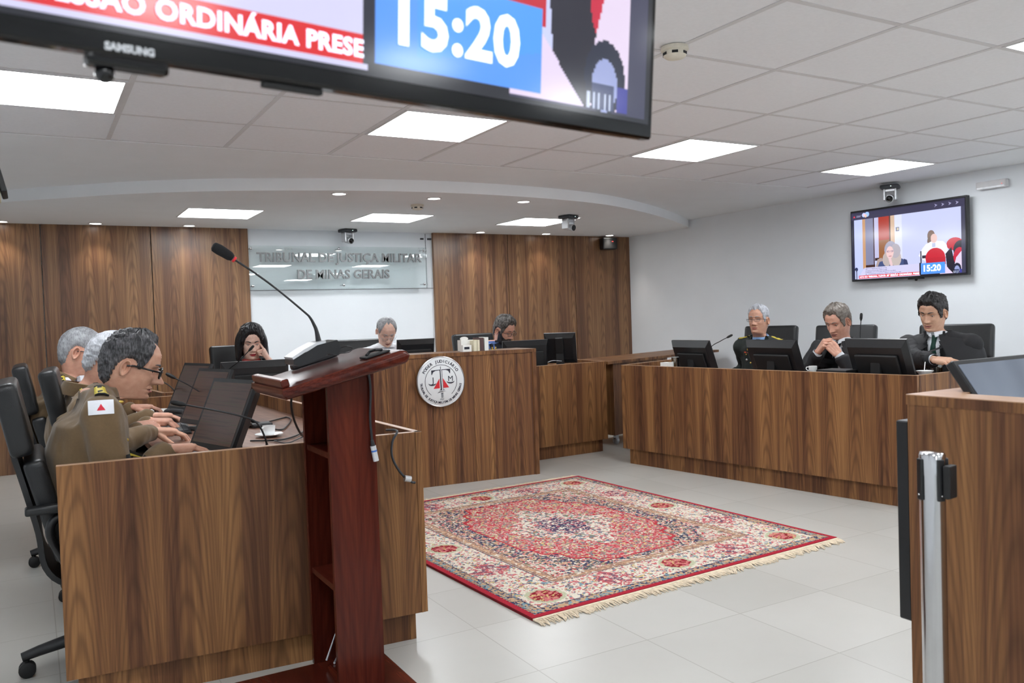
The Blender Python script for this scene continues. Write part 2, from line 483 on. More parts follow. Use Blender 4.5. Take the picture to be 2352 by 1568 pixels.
# wood panelling on the back wall, each sheet its own
sheets = [(XL, 0.12), (0.128, 1.03), (1.038, 1.935), (3.965, 4.922), (4.93, 5.872), (5.88, XR)]
wl = ['walnut wall panel at the far left', 'walnut wall panel behind the officers', 'walnut wall panel left of the lettering',
      'walnut wall panel right of the lettering', 'walnut wall panel above the two black screens', 'walnut wall panel in the right corner, behind the loudspeaker']
for k, (a, b) in enumerate(sheets):
    struct('trim_%d' % (5 + k), MB().box((a, YW, 0), (b, 8.62, ZS + 0.02), bev=0.002, seg=1), WOODW, wl[k])

# ------------------------------------------------------------------ ceiling lights
def panel(loc, label, group, w=0.6):
    t = thing('ceiling_light', label, 'ceiling light', loc, 0, group)
    h = w / 2
    f = MB()
    for a in ((-h, -h, h, -h + 0.012), (-h, h - 0.012, h, h), (-h, -h + 0.012, -h + 0.012, h - 0.012), (h - 0.012, -h + 0.012, h, h - 0.012)):
        f.box((a[0], a[1], -0.004), (a[2], a[3], 0.02))
    f.build('frame', BARM, t)
    MB().box((-h + 0.012, -h + 0.012, -0.001), (h - 0.012, h - 0.012, 0.012)).build('diffuser', LED, t)
    return t
names = {(-7, 1): 'square ceiling light in the tile grid, cut off by the left edge', (-4, 1): 'square ceiling light in the tile grid, half behind the big screen',
         (-1, 1): 'square ceiling light in the tile grid right of the big screen', (2, 1): 'square ceiling light in the tile grid nearest the wall television',
         (-1, 5): 'square ceiling light at the right edge, nearest the camera side'}
for (i, j) in LIGHTS:
    lab = names.get((i, j)) or 'square ceiling light %s, %s' % ({1: 'in the row nearest the bench', 5: 'in the second row from the bench', 9: 'in the third row from the bench', 13: 'in the last row from the bench'}[j], {-7: 'leftmost of its row', -4: 'left of the middle', -1: 'right of the middle', 2: 'rightmost of its row'}[i])
    t = panel((GX + GS * (i + .5), GY - GS * (j + .5), ZC), lab, 'square lights in the tiled ceiling', 0.60)
for (x, y, lab) in ((1.46, 7.48, 'square light in the lowered soffit, left of three'), (3.01, 7.42, 'square light in the lowered soffit above the lettering'), (4.58, 7.38, 'square light in the lowered soffit behind the hanging camera')):
    panel((x, y, ZS), lab, 'square lights in the soffit', 0.62)
def downlight(x, y, lab, energy=1.0):
    t = thing('downlight', lab, 'spotlight', (x, y, ZS), 0, 'round downlights in the soffit')
    MB().lathe([(0.062, 0.0), (0.062, -0.004), (0.050, -0.006), (0.047, 0.004)], 28, cap=False).build('trim_ring', BARM, t)
    MB().lathe([(0.0005, -0.003), (0.03, -0.004), (0.0475, -0.001)], 24, cap=False).build('lens', LEDS, t)
    ld = bpy.data.lights.new('beam', 'SPOT'); ld.energy = SPOT_W * energy; ld.spot_size = math.radians(96); ld.spot_blend = 0.8
    ld.color = (1, 0.93, 0.84); ld.shadow_soft_size = 0.035
    lo = bpy.data.objects.new('beam', ld); COL.objects.link(lo); lo.parent = t; lo.location = (0, 0, -0.02)
for x, y, lab in ((2.06, 5.98 + 0.12, 'round downlight in the soffit edge above the microphone'), (2.85, 6.02 + 0.1, 'round downlight in the soffit edge, middle of the front three'),
                  (3.66, 6.08, 'round downlight in the soffit edge, rightmost of the front three'), (4.78, 6.95, 'round downlight half hidden by the hanging camera')):
    downlight(x, y, lab, 0.5)
for x, y, lab in ((-0.17, 8.44, 'round downlight at the left picture edge over the panelling'), (0.56, 8.42, 'round downlight over the panelling behind the officers'), (1.36, 8.42, 'round downlight over the panel left of the lettering'),
                  (4.48, 8.41, 'round downlight over the panel right of the lettering'), (5.36, 8.41, 'round downlight over the panelling below the hanging camera'), (6.30, 8.42, 'round downlight above the loudspeaker')):
    downlight(x, y, lab, 1.0)

def smoke(loc, lab):
    t = thing('smoke_detector', lab, 'smoke detector', loc)
    cr = mat('aged_white_plastic', rgb(226, 220, 204), 0.5)
    MB().lathe([(0.054, 0.0), (0.056, -0.012), (0.05, -0.018)], 28).build('base', cr, t)
    MB().lathe([(0.046, -0.016), (0.046, -0.036), (0.036, -0.044), (0.012, -0.048)], 28).build('sensor_cap', cr, t)
    for k in range(6):
        a = k * math.pi / 3 + 0.35
        MB().box((-0.012, 0.0445, -0.034), (0.012, 0.0475, -0.024), M=Matrix.Rotation(a, 4, 'Z')).build('vent', BLKM, t)
smoke((2.285, 2.585, ZC), 'round smoke detector on the tiled ceiling beside the big screen')
smoke((2.87, 6.5, ZS), 'round smoke detector on the soffit between the lights')

# ------------------------------------------------------------------ things on the walls
def ptz(loc, rotz, lab, sc=1.0):
    t = thing('dome_camera', lab, 'camera', loc, rotz, 'hanging conference cameras')
    t.scale = (sc, sc, sc)
    MB().box((-0.075, -0.07, -0.035), (0.075, 0.075, -0.002), bev=0.012).build('mounting_base', GRYP, t)
    MB().box((0.012, -0.0712, -0.022), (0.018, -0.0705, -0.016)).build('status_light', LEDG, t)
    y = MB()
    y.box((-0.055, -0.035, -0.135), (-0.036, 0.045, -0.034), bev=0.008); y.box((0.036, -0.035, -0.135), (0.055, 0.045, -0.034), bev=0.008)
    y.box((-0.055, -0.02, -0.062), (0.055, 0.045, -0.034), bev=0.008)
    y.build('yoke', SILV, t)
    Mh = Matrix.Translation((0, -0.005, -0.118)) @ Matrix.Rotation(math.radians(100), 4, 'X')
    hd = MB().lathe([(0.020, -0.052), (0.030, -0.045), (0.033, 0.02), (0.034, 0.05), (0.029, 0.053)], 28, M=Mh)
    h = hd.build('camera_head', SILV, t)
    MB().lathe([(0.0285, 0.0535), (0.0285, 0.058), (0.024, 0.0545), (0.017, 0.055), (0.001, 0.058)], 28, M=Mh, cap=False).build('lens', BLKG, h)
ptz((4.60, 6.80, ZS), math.radians(18), 'grey conference camera hanging from the soffit in front of a light')
ptz((2.92, 8.42, ZS), math.radians(14), 'grey conference camera hanging above the lettering')
# wall television
def tv_housing(t, w, h, d=0.045, bez=0.012, botbez=0.018):
    f = MB()
    f.box((-w/2, -d, -h/2), (w/2, -0.004, h/2), bev=0.004, seg=1)
    f.build('housing', BLK, t)
    MB().box((-w*0.3, -0.004, -h*0.3), (w*0.3, 0.02, h*0.3), bev=0.01).build('rear_cover', BLKM, t)
# ------------------------------------------------------------------ broadcast picture (raster for the two lit screens)
def broadcast():
    Wd, Hd = 400, 225
    yy, xx = np.mgrid[0:Hd, 0:Wd]; s = (xx + .5) / Wd; s = (s / 6.83) / ((1 - s) / 7.35 + s / 6.83); t = (yy + .5) / Hd
    im = np.zeros((Hd, Wd, 3)); rs = np.random.RandomState(3)
    def c(r, g, b): return np.array([r, g, b]) / 255.0
    def rect(x0, y0, x1, y1, col): im[(s >= x0) & (s < x1) & (t >= y0) & (t < y1)] = col
    def ell(cx, cy, rx, ry, col, y1=2.0):
        im[(((s - cx) / rx) ** 2 + ((t - cy) / ry) ** 2 < 1) & (t < y1)] = col
    def poly(pts, col):
        ins = np.zeros(s.shape, bool); n = len(pts)
        for i in range(n):
            x0, y0 = pts[i]; x1, y1 = pts[(i + 1) % n]
            if y0 == y1: continue
            k = ((y0 > t) != (y1 > t)) & (s < (x1 - x0) * (t - y0) / (y1 - y0) + x0); ins ^= k
        im[ins] = col
    im[:] = c(52, 50, 78)
    rect(0.03, 0.115, 0.965, 0.985, c(196, 202, 240))
    g = np.clip((s - 0.5) * 1.2, 0, 1)[..., None] * 0.06
    rect(0.03, 0.115, 0.125, 0.985, c(190, 200, 250))
    rect(0.115, 0.115, 0.145, 0.84, c(196, 150, 110)); rect(0.145, 0.115, 0.222, 0.79, c(128, 130, 160)); rect(0.145, 0.79, 0.235, 0.86, c(60, 30, 26))
    rect(0.222, 0.115, 0.232, 0.80, c(60, 30, 40)); rect(0.232, 0.115, 0.275, 0.70, c(190, 188, 222)); rect(0.235, 0.70, 0.29, 0.74, c(50, 26, 24))
    rect(0.275, 0.115, 0.385, 0.45, c(168, 50, 34)); rect(0.275, 0.45, 0.385, 0.75, c(146, 92, 52)); rect(0.375, 0.115, 0.388, 0.7, c(84, 48, 44))
    rect(0.388, 0.115, 0.425, 0.7, c(206, 176, 150)); rect(0.425, 0.115, 0.49, 0.84, c(214, 218, 250)); rect(0.435, 0.29, 0.465, 0.345, c(96, 98, 130)); rect(0.445, 0.30, 0.46, 0.335, c(200, 190, 160))
    poly([(0.235, 0.86), (0.26, 0.72), (0.30, 0.70), (0.34, 0.86)], c(170, 152, 150))
    # light reflections are left to the renderer
    # seated woman with long hair
    poly([(0.25, 0.86), (0.28, 0.76), (0.33, 0.74), (0.47, 0.72), (0.53, 0.78), (0.545, 0.86)], c(62, 78, 124))
    poly([(0.50, 0.74), (0.53, 0.76), (0.545, 0.86), (0.50, 0.86)], c(46, 58, 100))
    ell(0.385, 0.60, 0.058, 0.125, c(162, 160, 180)); ell(0.35, 0.73, 0.042, 0.10, c(184, 172, 170)); ell(0.435, 0.73, 0.045, 0.115, c(192, 180, 176)); ell(0.43, 0.62, 0.045, 0.10, c(176, 170, 180))
    ell(0.378, 0.635, 0.034, 0.088, c(232, 196, 196)); rect(0.352, 0.607, 0.374, 0.632, c(120, 100, 130)); rect(0.385, 0.607, 0.407, 0.632, c(120, 100, 130))
    rect(0.356, 0.612, 0.371, 0.628, c(222, 190, 196)); rect(0.388, 0.612, 0.403, 0.628, c(222, 190, 196)); rect(0.366, 0.685, 0.392, 0.694, c(170, 96, 110))
    poly([(0.36, 0.70), (0.385, 0.70), (0.41, 0.86), (0.385, 0.86)], c(228, 196, 200))
    # visitors on the red chairs
    ell(0.915, 0.60, 0.062, 0.085, c(190, 20, 44)); ell(0.735, 0.46, 0.03, 0.075, c(120, 96, 84)); ell(0.72, 0.53, 0.016, 0.06, c(110, 88, 76))
    poly([(0.63, 0.72), (0.66, 0.63), (0.69, 0.57), (0.75, 0.53), (0.83, 0.55), (0.855, 0.60), (0.875, 0.78), (0.68, 0.80)], c(232, 234, 250))
    ell(0.757, 0.50, 0.026, 0.062, c(220, 184, 178)); rect(0.742, 0.565, 0.768, 0.62, c(182, 190, 220))
    rect(0.645, 0.66, 0.655, 0.84, c(30, 30, 50)); rect(0.66, 0.72, 0.70, 0.76, c(34, 32, 50))
    ell(0.955, 0.68, 0.05, 0.12, c(26, 24, 44)); ell(0.765, 0.765, 0.078, 0.135, c(198, 18, 44)); rect(0.69, 0.76, 0.845, 0.86, c(190, 16, 42))
    poly([(0.845, 0.72), (0.89, 0.64), (0.905, 0.78), (0.965, 0.985), (0.86, 0.985)], c(24, 22, 40))
    ell(0.95, 0.77, 0.045, 0.12, c(196, 24, 60)); poly([(0.905, 0.92), (0.925, 0.78), (0.965, 0.70), (0.965, 0.985), (0.91, 0.985)], c(222, 206, 230))
    poly([(0.835, 0.86), (0.90, 0.985), (0.80, 0.985), (0.80, 0.965)], c(222, 206, 236))
    ell(0.93, 0.925, 0.030, 0.07, c(24, 30, 54)); ell(0.93, 0.94, 0.019, 0.05, c(150, 160, 206)); rect(0.912, 0.94, 0.945, 0.985, c(60, 70, 108)); rect(0.948, 0.94, 0.965, 0.985, c(58, 60, 150))
    for k in range(5): rect(0.905 + k * 0.008, 0.955, 0.908 + k * 0.008, 0.985, c(190, 200, 226))
    # caption, banner and clock box
    ell(0.045, 0.845, 0.016, 0.03, c(40, 50, 90)); rect(0.035, 0.86, 0.04, 0.985, c(200, 210, 240)); rect(0.043, 0.86, 0.052, 0.985, c(20, 24, 60))
    ell(0.145, 0.97, 0.062, 0.125, c(206, 204, 236)); rect(0.128, 0.825, 0.635, 0.940, c(206, 204, 236)); rect(0.635, 0.82, 0.647, 0.99, c(18, 20, 40))
    for k, (a, b) in enumerate(((0.135, 0.35), (0.135, 0.35), (0.135, 0.43), (0.135, 0.475))):
        y = 0.842 + k * 0.024; m = (s > a) & (s < b) & (t > y) & (t < y + 0.013) & (rs.rand(Hd, Wd) > 0.45); im[m] = c(140, 136, 176)
    rect(0.07, 0.940, 0.635, 0.982, c(214, 28, 34)); rect(0.05, 0.982, 0.64, 0.992, c(206, 204, 236))
    blue = (s >= 0.647) & (s < 0.84) & (t >= 0.825) & (t < 0.978)
    im[blue] = c(84, 150, 248); im[(s >= 0.69) & (s < 0.84) & (t >= 0.825) & (t < 0.978) & (t < 1.2 - 0.35 * s)] = c(76, 154, 238)
    rect(0.64, 0.978, 0.80, 1.0, c(14, 14, 26)); rect(0.0, 0.99, 1.0, 1.0, c(14, 14, 26)); rect(0.965, 0.115, 1, 0.99, c(60, 60, 84))
    rect(0, 0.115, 0.03, 0.99, c(30, 32, 56)); rect(0, 0, 1, 0.012, c(20, 20, 34)); rect(0.993, 0, 1, 1, c(16, 16, 28))
    # header marks
    rect(0.055, 0.052, 0.105, 0.060, c(170, 170, 200)); rect(0.055, 0.066, 0.098, 0.074, c(170, 170, 200)); poly([(0.022, 0.08), (0.032, 0.05), (0.045, 0.08)], c(230, 60, 80))
    ell(0.133, 0.055, 0.02, 0.032, c(186, 206, 250)); ell(0.165, 0.05, 0.022, 0.036, c(160, 196, 250)); ell(0.15, 0.07, 0.014, 0.024, c(224, 196, 180)); ell(0.136, 0.05, 0.01, 0.018, c(240, 200, 220))
    for k in range(4):
        x = 0.765 + 0.054 * k; poly([(x, 0.035), (x + 0.024, 0.058), (x, 0.083), (x + 0.008, 0.059)], c(158, 156, 190))
    return im
PIC = broadcast()
def lit_screen(t, w, h, y):
    sc = new_obj('display', grid_mesh('display', PIC, w, h, SCRM), t); sc.location = (0, y, 0)
    WT = mat('caption_letters', rgb(230, 232, 250), 0.5, var=0.0, emit=((0.8, 0.82, 1, 1), SCREEN_E * 0.95))
    def at(s, tt): return Matrix.Translation(((s - .5) * w, y - 0.0015, (.5 - tt) * h)) @ Matrix.Rotation(math.pi / 2, 4, 'X')
    MB.space = 1.06
    m = MB().text('15:20', 0.118 * h, at(0.7205, 0.903), 0.0003, bold=0.0042 * h, sx=0.98)
    o = m.build('clock_digits', WT, t)
    m = MB().text('A 30ª SESSÃO ORDINÁRIA PRESE', 0.036 * h, at(0.6175, 0.962), 0.0003, bold=0.0012 * h, align='RIGHT', sx=1.0)
    m.text('NTO DO TRIBUNAL PLENO', 0.034 * h, at(0.073, 0.962), 0.0003, bold=0.0010 * h, align='LEFT', sx=0.95); MB.space = 1.0
    m.build('banner_letters', WT, t)

# television on the right wall
t = thing('television', 'flat television on the white right wall showing a broadcast', 'television', (6.665, 4.61, 1.86 - 0.0), math.radians(-90))
t.location = (6.69, 4.612, 1.785)
tv_housing(t, 1.115, 0.648)
lit_screen(t, 1.095, 0.622, -0.0465)
m = MB().box((0.02, -0.05, -0.334), (0.15, -0.01, -0.324)); m.ball((0.085, -0.03, -0.338), 0.012)
m.build('sensor_bar', BLKM, t)
MB().box((-0.2, 0.0, -0.15), (0.2, 0.036, 0.15)).build('wall_bracket', BLKM, t)
ptz((6.56, 4.69, ZC - 0.02), math.radians(-62), 'grey conference camera on the right wall above the television')
bp = [c for c in bpy.data.objects if c.name.startswith('dome_camera')][-1]
MB().box((-0.05, 0.0, -0.02), (0.05, 0.115, 0.0)).build('wall_bracket', BARM, bp)
# emergency light
t = thing('emergency_light', 'white emergency light high on the right wall', 'emergency light', (6.728, 3.88, 2.17), math.radians(-90))
MB().box((-0.12, -0.05, -0.03), (0.12, 0.0, 0.03), bev=0.008).build('housing', BARM, t)
MB().box((-0.112, -0.056, -0.032), (0.112, -0.02, -0.016), bev=0.005).build('diffuser', mat('frosted_cover', rgb(245, 246, 250), 0.3), t)
MB().ball((0.09, -0.052, -0.006), 0.003).build('indicator', LEDR, t)
# small loudspeaker by the right corner
t = thing('loudspeaker', 'black loudspeaker high on the walnut panel in the corner', 'speaker', (6.36, YW, 2.115), math.radians(-12))
m = MB(); m.box((-0.1, -0.13, -0.075), (0.1, -0.01, 0.075), bev=0.02); m.build('cabinet', BLK, t)
MB().box((-0.088, -0.134, -0.064), (0.088, -0.128, 0.064), bev=0.004).build('grille', BLKM, t)
MB().box((0.02, -0.1355, 0.02), (0.04, -0.1335, 0.027)).build('badge', LEDR, t)
MB().box((-0.03, -0.02, -0.03), (0.03, 0.012, 0.03)).build('wall_bracket', BLKM, t)
# loudspeaker at the left picture edge
t = thing('loudspeaker', 'cream loudspeaker with black front hanging at the left picture edge', 'speaker', (-0.125, 3.0, 1.74), 0)
Mt = Matrix.Rotation(math.radians(-13), 4, 'Y')
MB().box((-0.12, -0.09, -0.10), (0.052, 0.09, 0.085), bev=0.02, M=Mt).build('cabinet', mat('cream_plastic', rgb(196, 188, 160), 0.4), t)
MB().box((0.054, -0.085, -0.085), (0.070, 0.085, 0.105), bev=0.004, M=Mt).build('grille', BLKM, t)
MB().box((-0.05, -0.03, 0.08), (-0.0, 0.03, 0.15), M=Mt).build('mount', GRYP, t)
MB().tube([(-0.03, 0, 0.1), (-0.10, 0, 0.3), (-0.11, 0, ZC - 1.74)], 0.014).build('ceiling_arm', GRYP, t)

# glass sign with raised letters
t = thing('court_sign', 'clear glass sign with raised metal court name on the white wall', 'sign', (2.885, 8.62, 1.825))
MB().box((-0.965, -0.105, -0.228), (0.965, -0.097, 0.215)).build('glass_plate', SIGNG, t)
RX = Matrix.Rotation(math.pi / 2, 4, 'X')
for a, b in ((-0.94, 0.185), (-0.04, 0.19), (0.925, 0.185), (-0.935, -0.19), (0.0, -0.19), (0.925, -0.19)):
    MB().lathe([(0.011, 0.0), (0.013, 0.002), (0.013, 0.012), (0.011, 0.014)], 16, M=Matrix.Translation((a, -0.105, b)) @ RX).lathe([(0.007, -0.104), (0.007, 0)], 10, M=Matrix.Translation((a, -0.105, b)) @ RX).build('standoff', CHR, t)
m = MB().text('TRIBUNAL DE JUSTIÇA MILITAR', 0.132, Matrix.Translation((0.0, -0.117, 0.092)) @ RX, 0.009, bold=0.0021, sx=0.96)
m.build('letters', mat('satin_metal', rgb(136, 137, 138), 0.45, 0.3, var=0.05), t)
m = MB().text('DE MINAS GERAIS', 0.132, Matrix.Translation((0.01, -0.117, -0.082)) @ RX, 0.009, bold=0.0021, sx=0.96)
m.build('letters', mat('satin_metal', rgb(136, 137, 138), 0.45, 0.3, var=0.05), t)
struct('trim_11', MB().box((1.936, 8.614, 1.592), (3.964, 8.62, 1.596)).box((3.885, 8.614, 1.596), (3.888, 8.62, 2.2)), GRYP, 'thin joint lines in the white wall around the lettering')
t = thing('sign_hook', 'two small dark wall clips at the top right of the white wall', 'clip', (3.88, 8.62, 2.145))
MB().box((-0.055, -0.02, -0.01), (-0.02, 0, 0.008)).box((0.03, -0.02, -0.012), (0.075, 0, 0.008)).build('clip', GRYP, t)
# ------------------------------------------------------------------ measuring helper: a sight line met with a plane of the room
def ray(u, v):
    a = (u - 1176) / FPX; b = -(v - 784) / FPX
    return V([CM[0][i] * a + CM[1][i] * b + CM[2][i] for i in range(3)])
def at(u, v, x=None, y=None, z=None, d=None):
    r = ray(u, v)
    t = x / r.x if x is not None else y / r.y if y is not None else (z - H) / r.z if z is not None else d
    p = r * t; return V((p.x, p.y, p.z + H))

def wallpanel(mb, p0, p1, z0, z1, th=0.025, edge=True):
    """upright board from p0 to p1, thickness to the left of that direction; slot 1 is the edge band, coloured pale as if lit"""
    a = V((p0[0], p0[1], 0)); b = V((p1[0], p1[1], 0)); d = (b - a).normalized(); n = V((-d.y, d.x, 0)) * th
    q = [a, b, b + n, a + n]
    ze = z1 - 0.002 if edge else z1
    mb.prism([(p.x, p.y) for p in q], z0, ze, 0)
    if edge: mb.prism([(p.x, p.y) for p in q], ze, z1, 1)
    return mb
WE = [WOOD, EDGE]
# --- left desk (officers)
DZ = 0.815
A = (0.055, 3.075); B = (1.300, 2.985); C = (1.262, 5.70); F = (0.50, 5.74)
desk_l = thing('court_desk', 'long walnut court desk on the left where the officers sit', 'desk', (1.28, 3.0, 0))
wallpanel(MB(), A, B, 0.11, DZ).build('side_panel', WE, desk_l, desk_l)
wallpanel(MB(), (B[0], B[1]), C, 0.11, DZ).build('front_panel', WE, desk_l, desk_l)
wallpanel(MB(), (1.24, 5.70), F, 0.11, DZ).build('side_panel', WE, desk_l, desk_l)
m = MB(); wallpanel(m, (0.09, 3.105), (1.26, 3.02), 0, 0.13, edge=False); wallpanel(m, (1.262, 3.02), (1.225, 5.68), 0, 0.13, edge=False); wallpanel(m, (1.22, 5.68), (0.6, 5.71), 0, 0.13, edge=False)
m.build('plinth', WOOD, desk_l, desk_l)
m = MB(); m.prism([(0.435, 3.085), (1.272, 3.022), (1.238, 5.69), (0.44, 5.72)], 0.712, 0.74)
m.build('worktop', TABLE, desk_l, desk_l)
for (x, y) in ((0.55, 3.5), (0.55, 5.3)):
    MB().box((x - 0.012, y - 0.012, 0), (x + 0.012, y + 0.012, 0.712)).build('leg', GRYP, desk_l, desk_l)

# --- centre bench: high middle part, low wings
def bench_high():
    x0, x1, y0, zt = 1.86, 3.432, 5.60, 0.99
    t = thing('judges_bench', 'tall walnut bench in the centre carrying the round court emblem', 'bench', (2.65, y0, 0))
    n = 9; cuts = [0, .115, .235, .33, .455, .56, .665, .76, .885, 1.0]; yy = lambda x: y0 + (x1 - x) * 0.095
    for k in range(n):
        a, b = x0 + (x1 - x0) * cuts[k], x0 + (x1 - x0) * cuts[k + 1] - 0.0025
        wallpanel(MB(), (a, yy(a)), (b, yy(b)), 0.0, zt - 0.028, 0.022, edge=False).build('cladding_board', WOOD, t, t)
    m = MB(); m.prism([(x0, yy(x0) + 0.022), (x1, yy(x1) + 0.022), (x1, yy(x1) + 0.05), (x0, yy(x0) + 0.05)], 0, zt - 0.028); m.build('carcass', BLKM, t, t)
    m = MB(); m.prism([(x0 - 0.01, yy(x0) - 0.008), (x1 + 0.004, yy(x1) - 0.008), (x1 + 0.004, yy(x1) + 0.30), (x0 - 0.01, yy(x0) + 0.30)], zt - 0.028, zt)
    m.build('top_ledge', [WOOD, EDGE], t, t)
    m = MB(); m.prism([(x1 - 0.03, yy(x1) - 0.006), (x1 + 0.004, yy(x1) - 0.006), (x1 + 0.004, yy(x1) + 0.30), (x1 - 0.03, yy(x1) + 0.30)], 0, zt - 0.028); m.build('end_panel', WOOD, t, t)
    m = MB(); m.prism([(x0, yy(x0) + 0.31), (x1, yy(x1) + 0.31), (x1, yy(x1) + 0.95), (x0, yy(x0) + 0.95)], 0.712, 0.74); m.build('worktop', TABLE, t, t)
    return t, yy
bench, byy = bench_high()
def wing(label, xs, ys, side):
    t = thing('bench_wing', label, 'desk', (xs[0], ys[0], 0), 0)
    a = (xs[0], ys[0]); b = (xs[1], ys[1])
    wallpanel(MB(), a, b, 0.11, DZ).build('front_panel', WE, t, t)
    if side > 0: wallpanel(MB(), b, (b[0] + 0.06, b[1] + 0.62), 0.11, DZ).build('side_panel', WE, t, t)
    else: wallpanel(MB(), (a[0] - 0.06, a[1] + 0.62), a, 0.11, DZ).build('side_panel', WE, t, t)
    m = MB(); wallpanel(m, (a[0] + 0.02, a[1] + 0.03), (b[0] - 0.04, b[1] + 0.03), 0, 0.13, edge=False)
    if side > 0: wallpanel(m, (b[0] - 0.04, b[1] + 0.03), (b[0] + 0.01, b[1] + 0.6), 0, 0.13, edge=False)
    m.build('plinth', WOOD, t, t)
    m = MB(); m.prism([(a[0], a[1] + 0.026), (b[0] - 0.026 * (side > 0), b[1] + 0.026), (b[0] + 0.03 * (side > 0), b[1] + 0.62), (a[0] + 0.0, a[1] + 0.62)], 0.712, 0.74); m.build('worktop', TABLE, t, t)
    return t
wing('low walnut desk wing right of the tall bench, under two screens', (3.440, 4.495), (6.085, 6.12), 1)
wing('low walnut desk wing left of the tall bench where the woman sits', (0.75, 1.84), (6.02, 6.02), -1)

# --- right desk
D_ = (4.225, 5.545); E_ = (4.565, 3.11)
desk_r = thing('court_desk', 'long walnut court desk on the right in front of three seated men', 'desk', (D_[0], D_[1], 0))
wallpanel(MB(), E_, D_, 0.125, DZ) and None
m = MB(); wallpanel(m, D_, E_, 0.125, DZ, 0.025); m.build('front_panel', WE, desk_r, desk_r)
m = MB(); wallpanel(m, (5.20, 5.86), (D_[0] + 0.02, D_[1] + 0.005), 0.125, DZ, 0.022); m.build('side_panel', WE, desk_r, desk_r)
m = MB(); wallpanel(m, (E_[0] + 0.026, E_[1] + 0.002), (5.75, 3.17), 0.125, DZ, 0.022); m.build('side_panel', WE, desk_r, desk_r)
m = MB(); wallpanel(m, (D_[0] + 0.035, D_[1] - 0.045), (E_[0] + 0.035, E_[1] + 0.03), 0, 0.14, edge=False); wallpanel(m, (5.1, 5.79), (D_[0] + 0.062, D_[1] - 0.04), 0, 0.14, edge=False)
wallpanel(m, (E_[0] + 0.062, E_[1] + 0.04), (5.7, 3.215), 0, 0.14, edge=False); m.build('plinth', WOOD, desk_r, desk_r)
m = MB(); m.prism([(D_[0] + 0.03, D_[1] - 0.03), (E_[0] + 0.03, E_[1] + 0.03), (5.27, 3.18), (4.98, 5.75)], 0.712, 0.74); m.build('worktop', TABLE, desk_r, desk_r)

# --- cabinet on castors between wing and right desk
t = thing('mobile_cabinet', 'walnut side cabinet on castors in the corner gap', 'cabinet', (4.60, 6.25, 0))
m = MB(); m.prism([(4.70, 6.29), (5.62, 6.60), (5.50, 6.97), (4.66, 6.69)], 0.10, 0.775); m.build('body', WOOD, t, t)
m = MB(); m.prism([(4.60, 6.23), (6.62, 6.90), (6.45, 7.45), (4.62, 6.80)], 0.775, 0.80); m.build('top', WE, t, t)
MB().box((6.35, 7.0, 0.0), (6.38, 7.35, 0.775)).build('leg', WOOD, t, t)
for (x, y) in ((4.78, 6.38), (5.48, 6.62), (4.74, 6.62), (5.42, 6.86)):
    m = MB(); m.lathe([(0.03, -0.012), (0.034, -0.008), (0.034, 0.008), (0.03, 0.012)], 18, M=Matrix.Translation((x, y, 0.035)) @ RX)
    m.box((x - 0.016, y - 0.02, 0.05), (x + 0.016, y + 0.02, 0.10)); m.build('castor', STL, t, t)

# --- near counter on the right with its hidden screen
t = thing('reception_counter', 'tall walnut counter at the right edge behind the steel post', 'counter', (1.83, 1.27, 0))
CH = 1.03
MB().box((1.825, -0.6, 0), (1.85, 1.27, CH - 0.025)).build('front_panel', WOOD, t, t)
MB().box((1.85, 1.245, 0), (3.0, 1.27, CH - 0.025)).build('side_panel', WOOD, t, t)
m = MB(); m.box((1.823, -0.6, CH - 0.025), (1.915, 1.272, CH - 0.002)); m.box((1.915, 1.19, CH - 0.025), (3.0, 1.272, CH - 0.002)); m.box((1.823, -0.6, CH - 0.002), (1.915, 1.272, CH), 1); m.box((1.915, 1.19, CH - 0.002), (3.0, 1.272, CH), 1)
m.build('top_ledge', [WOOD, EDGE], t, t)
MB().box((1.85, -0.6, 0.72), (3.0, 1.245, 0.745)).build('worktop', TABLE, t, t)
tv2 = thing('hanging_screen', 'black flat screen seen edge-on against the side of the tall counter', 'television', (2.30, 1.298, 0.71), math.pi)
m = MB(); m.box((-0.45, -0.0225, -0.245), (0.45, 0.012, 0.25), bev=0.003, seg=1); m.build('housing', BLK, tv2)
MB().box((-0.44, -0.0235, -0.235), (0.44, -0.022, 0.24)).build('display', BLKG, tv2)
MB().box((-0.1, 0.012, -0.1), (0.1, 0.026, 0.1)).build('wall_bracket', BLKM, tv2)

# --- retractable belt post
t = thing('belt_post', 'polished steel barrier post in front of the tall counter', 'barrier post', (1.555, 1.03, 0))
MB().lathe([(0.024, 0.012), (0.024, 0.905)], 40).build('pole', CHR, t)
MB().lathe([(0.0245, 0.905), (0.0250, 0.945), (0.022, 0.950), (0.005, 0.951)], 40).build('cap', CHR, t)
MB().lathe([(0.16, 0.0), (0.16, 0.010), (0.14, 0.018), (0.03, 0.024)], 48).build('base', CHR, t)
cam_a = math.atan2(-1.03, -1.555)
for da, nm in ((0.62, 'belt_clip'), (-0.98, 'belt_clip'), (1.75, 'belt_clip')):
    M = Matrix.Rotation(cam_a + da, 4, 'Z')
    m = MB(); m.box((0.0235, -0.007, 0.855), (0.029, 0.007, 0.938), M=M, bev=0.002); m.build(nm, BLK, t)
    MB().ball(M @ V((0.029, 0, 0.866)), 0.0022).build('rivet', CHR, t)
M = Matrix.Rotation(cam_a + 1.12, 4, 'Z')
MB().box((0.0275, -0.015, 0.862), (0.042, 0.015, 0.927), M=M, bev=0.003).box((0.02, -0.008, 0.87), (0.03, 0.008, 0.92), M=M).build('belt_end', BLKM, t)

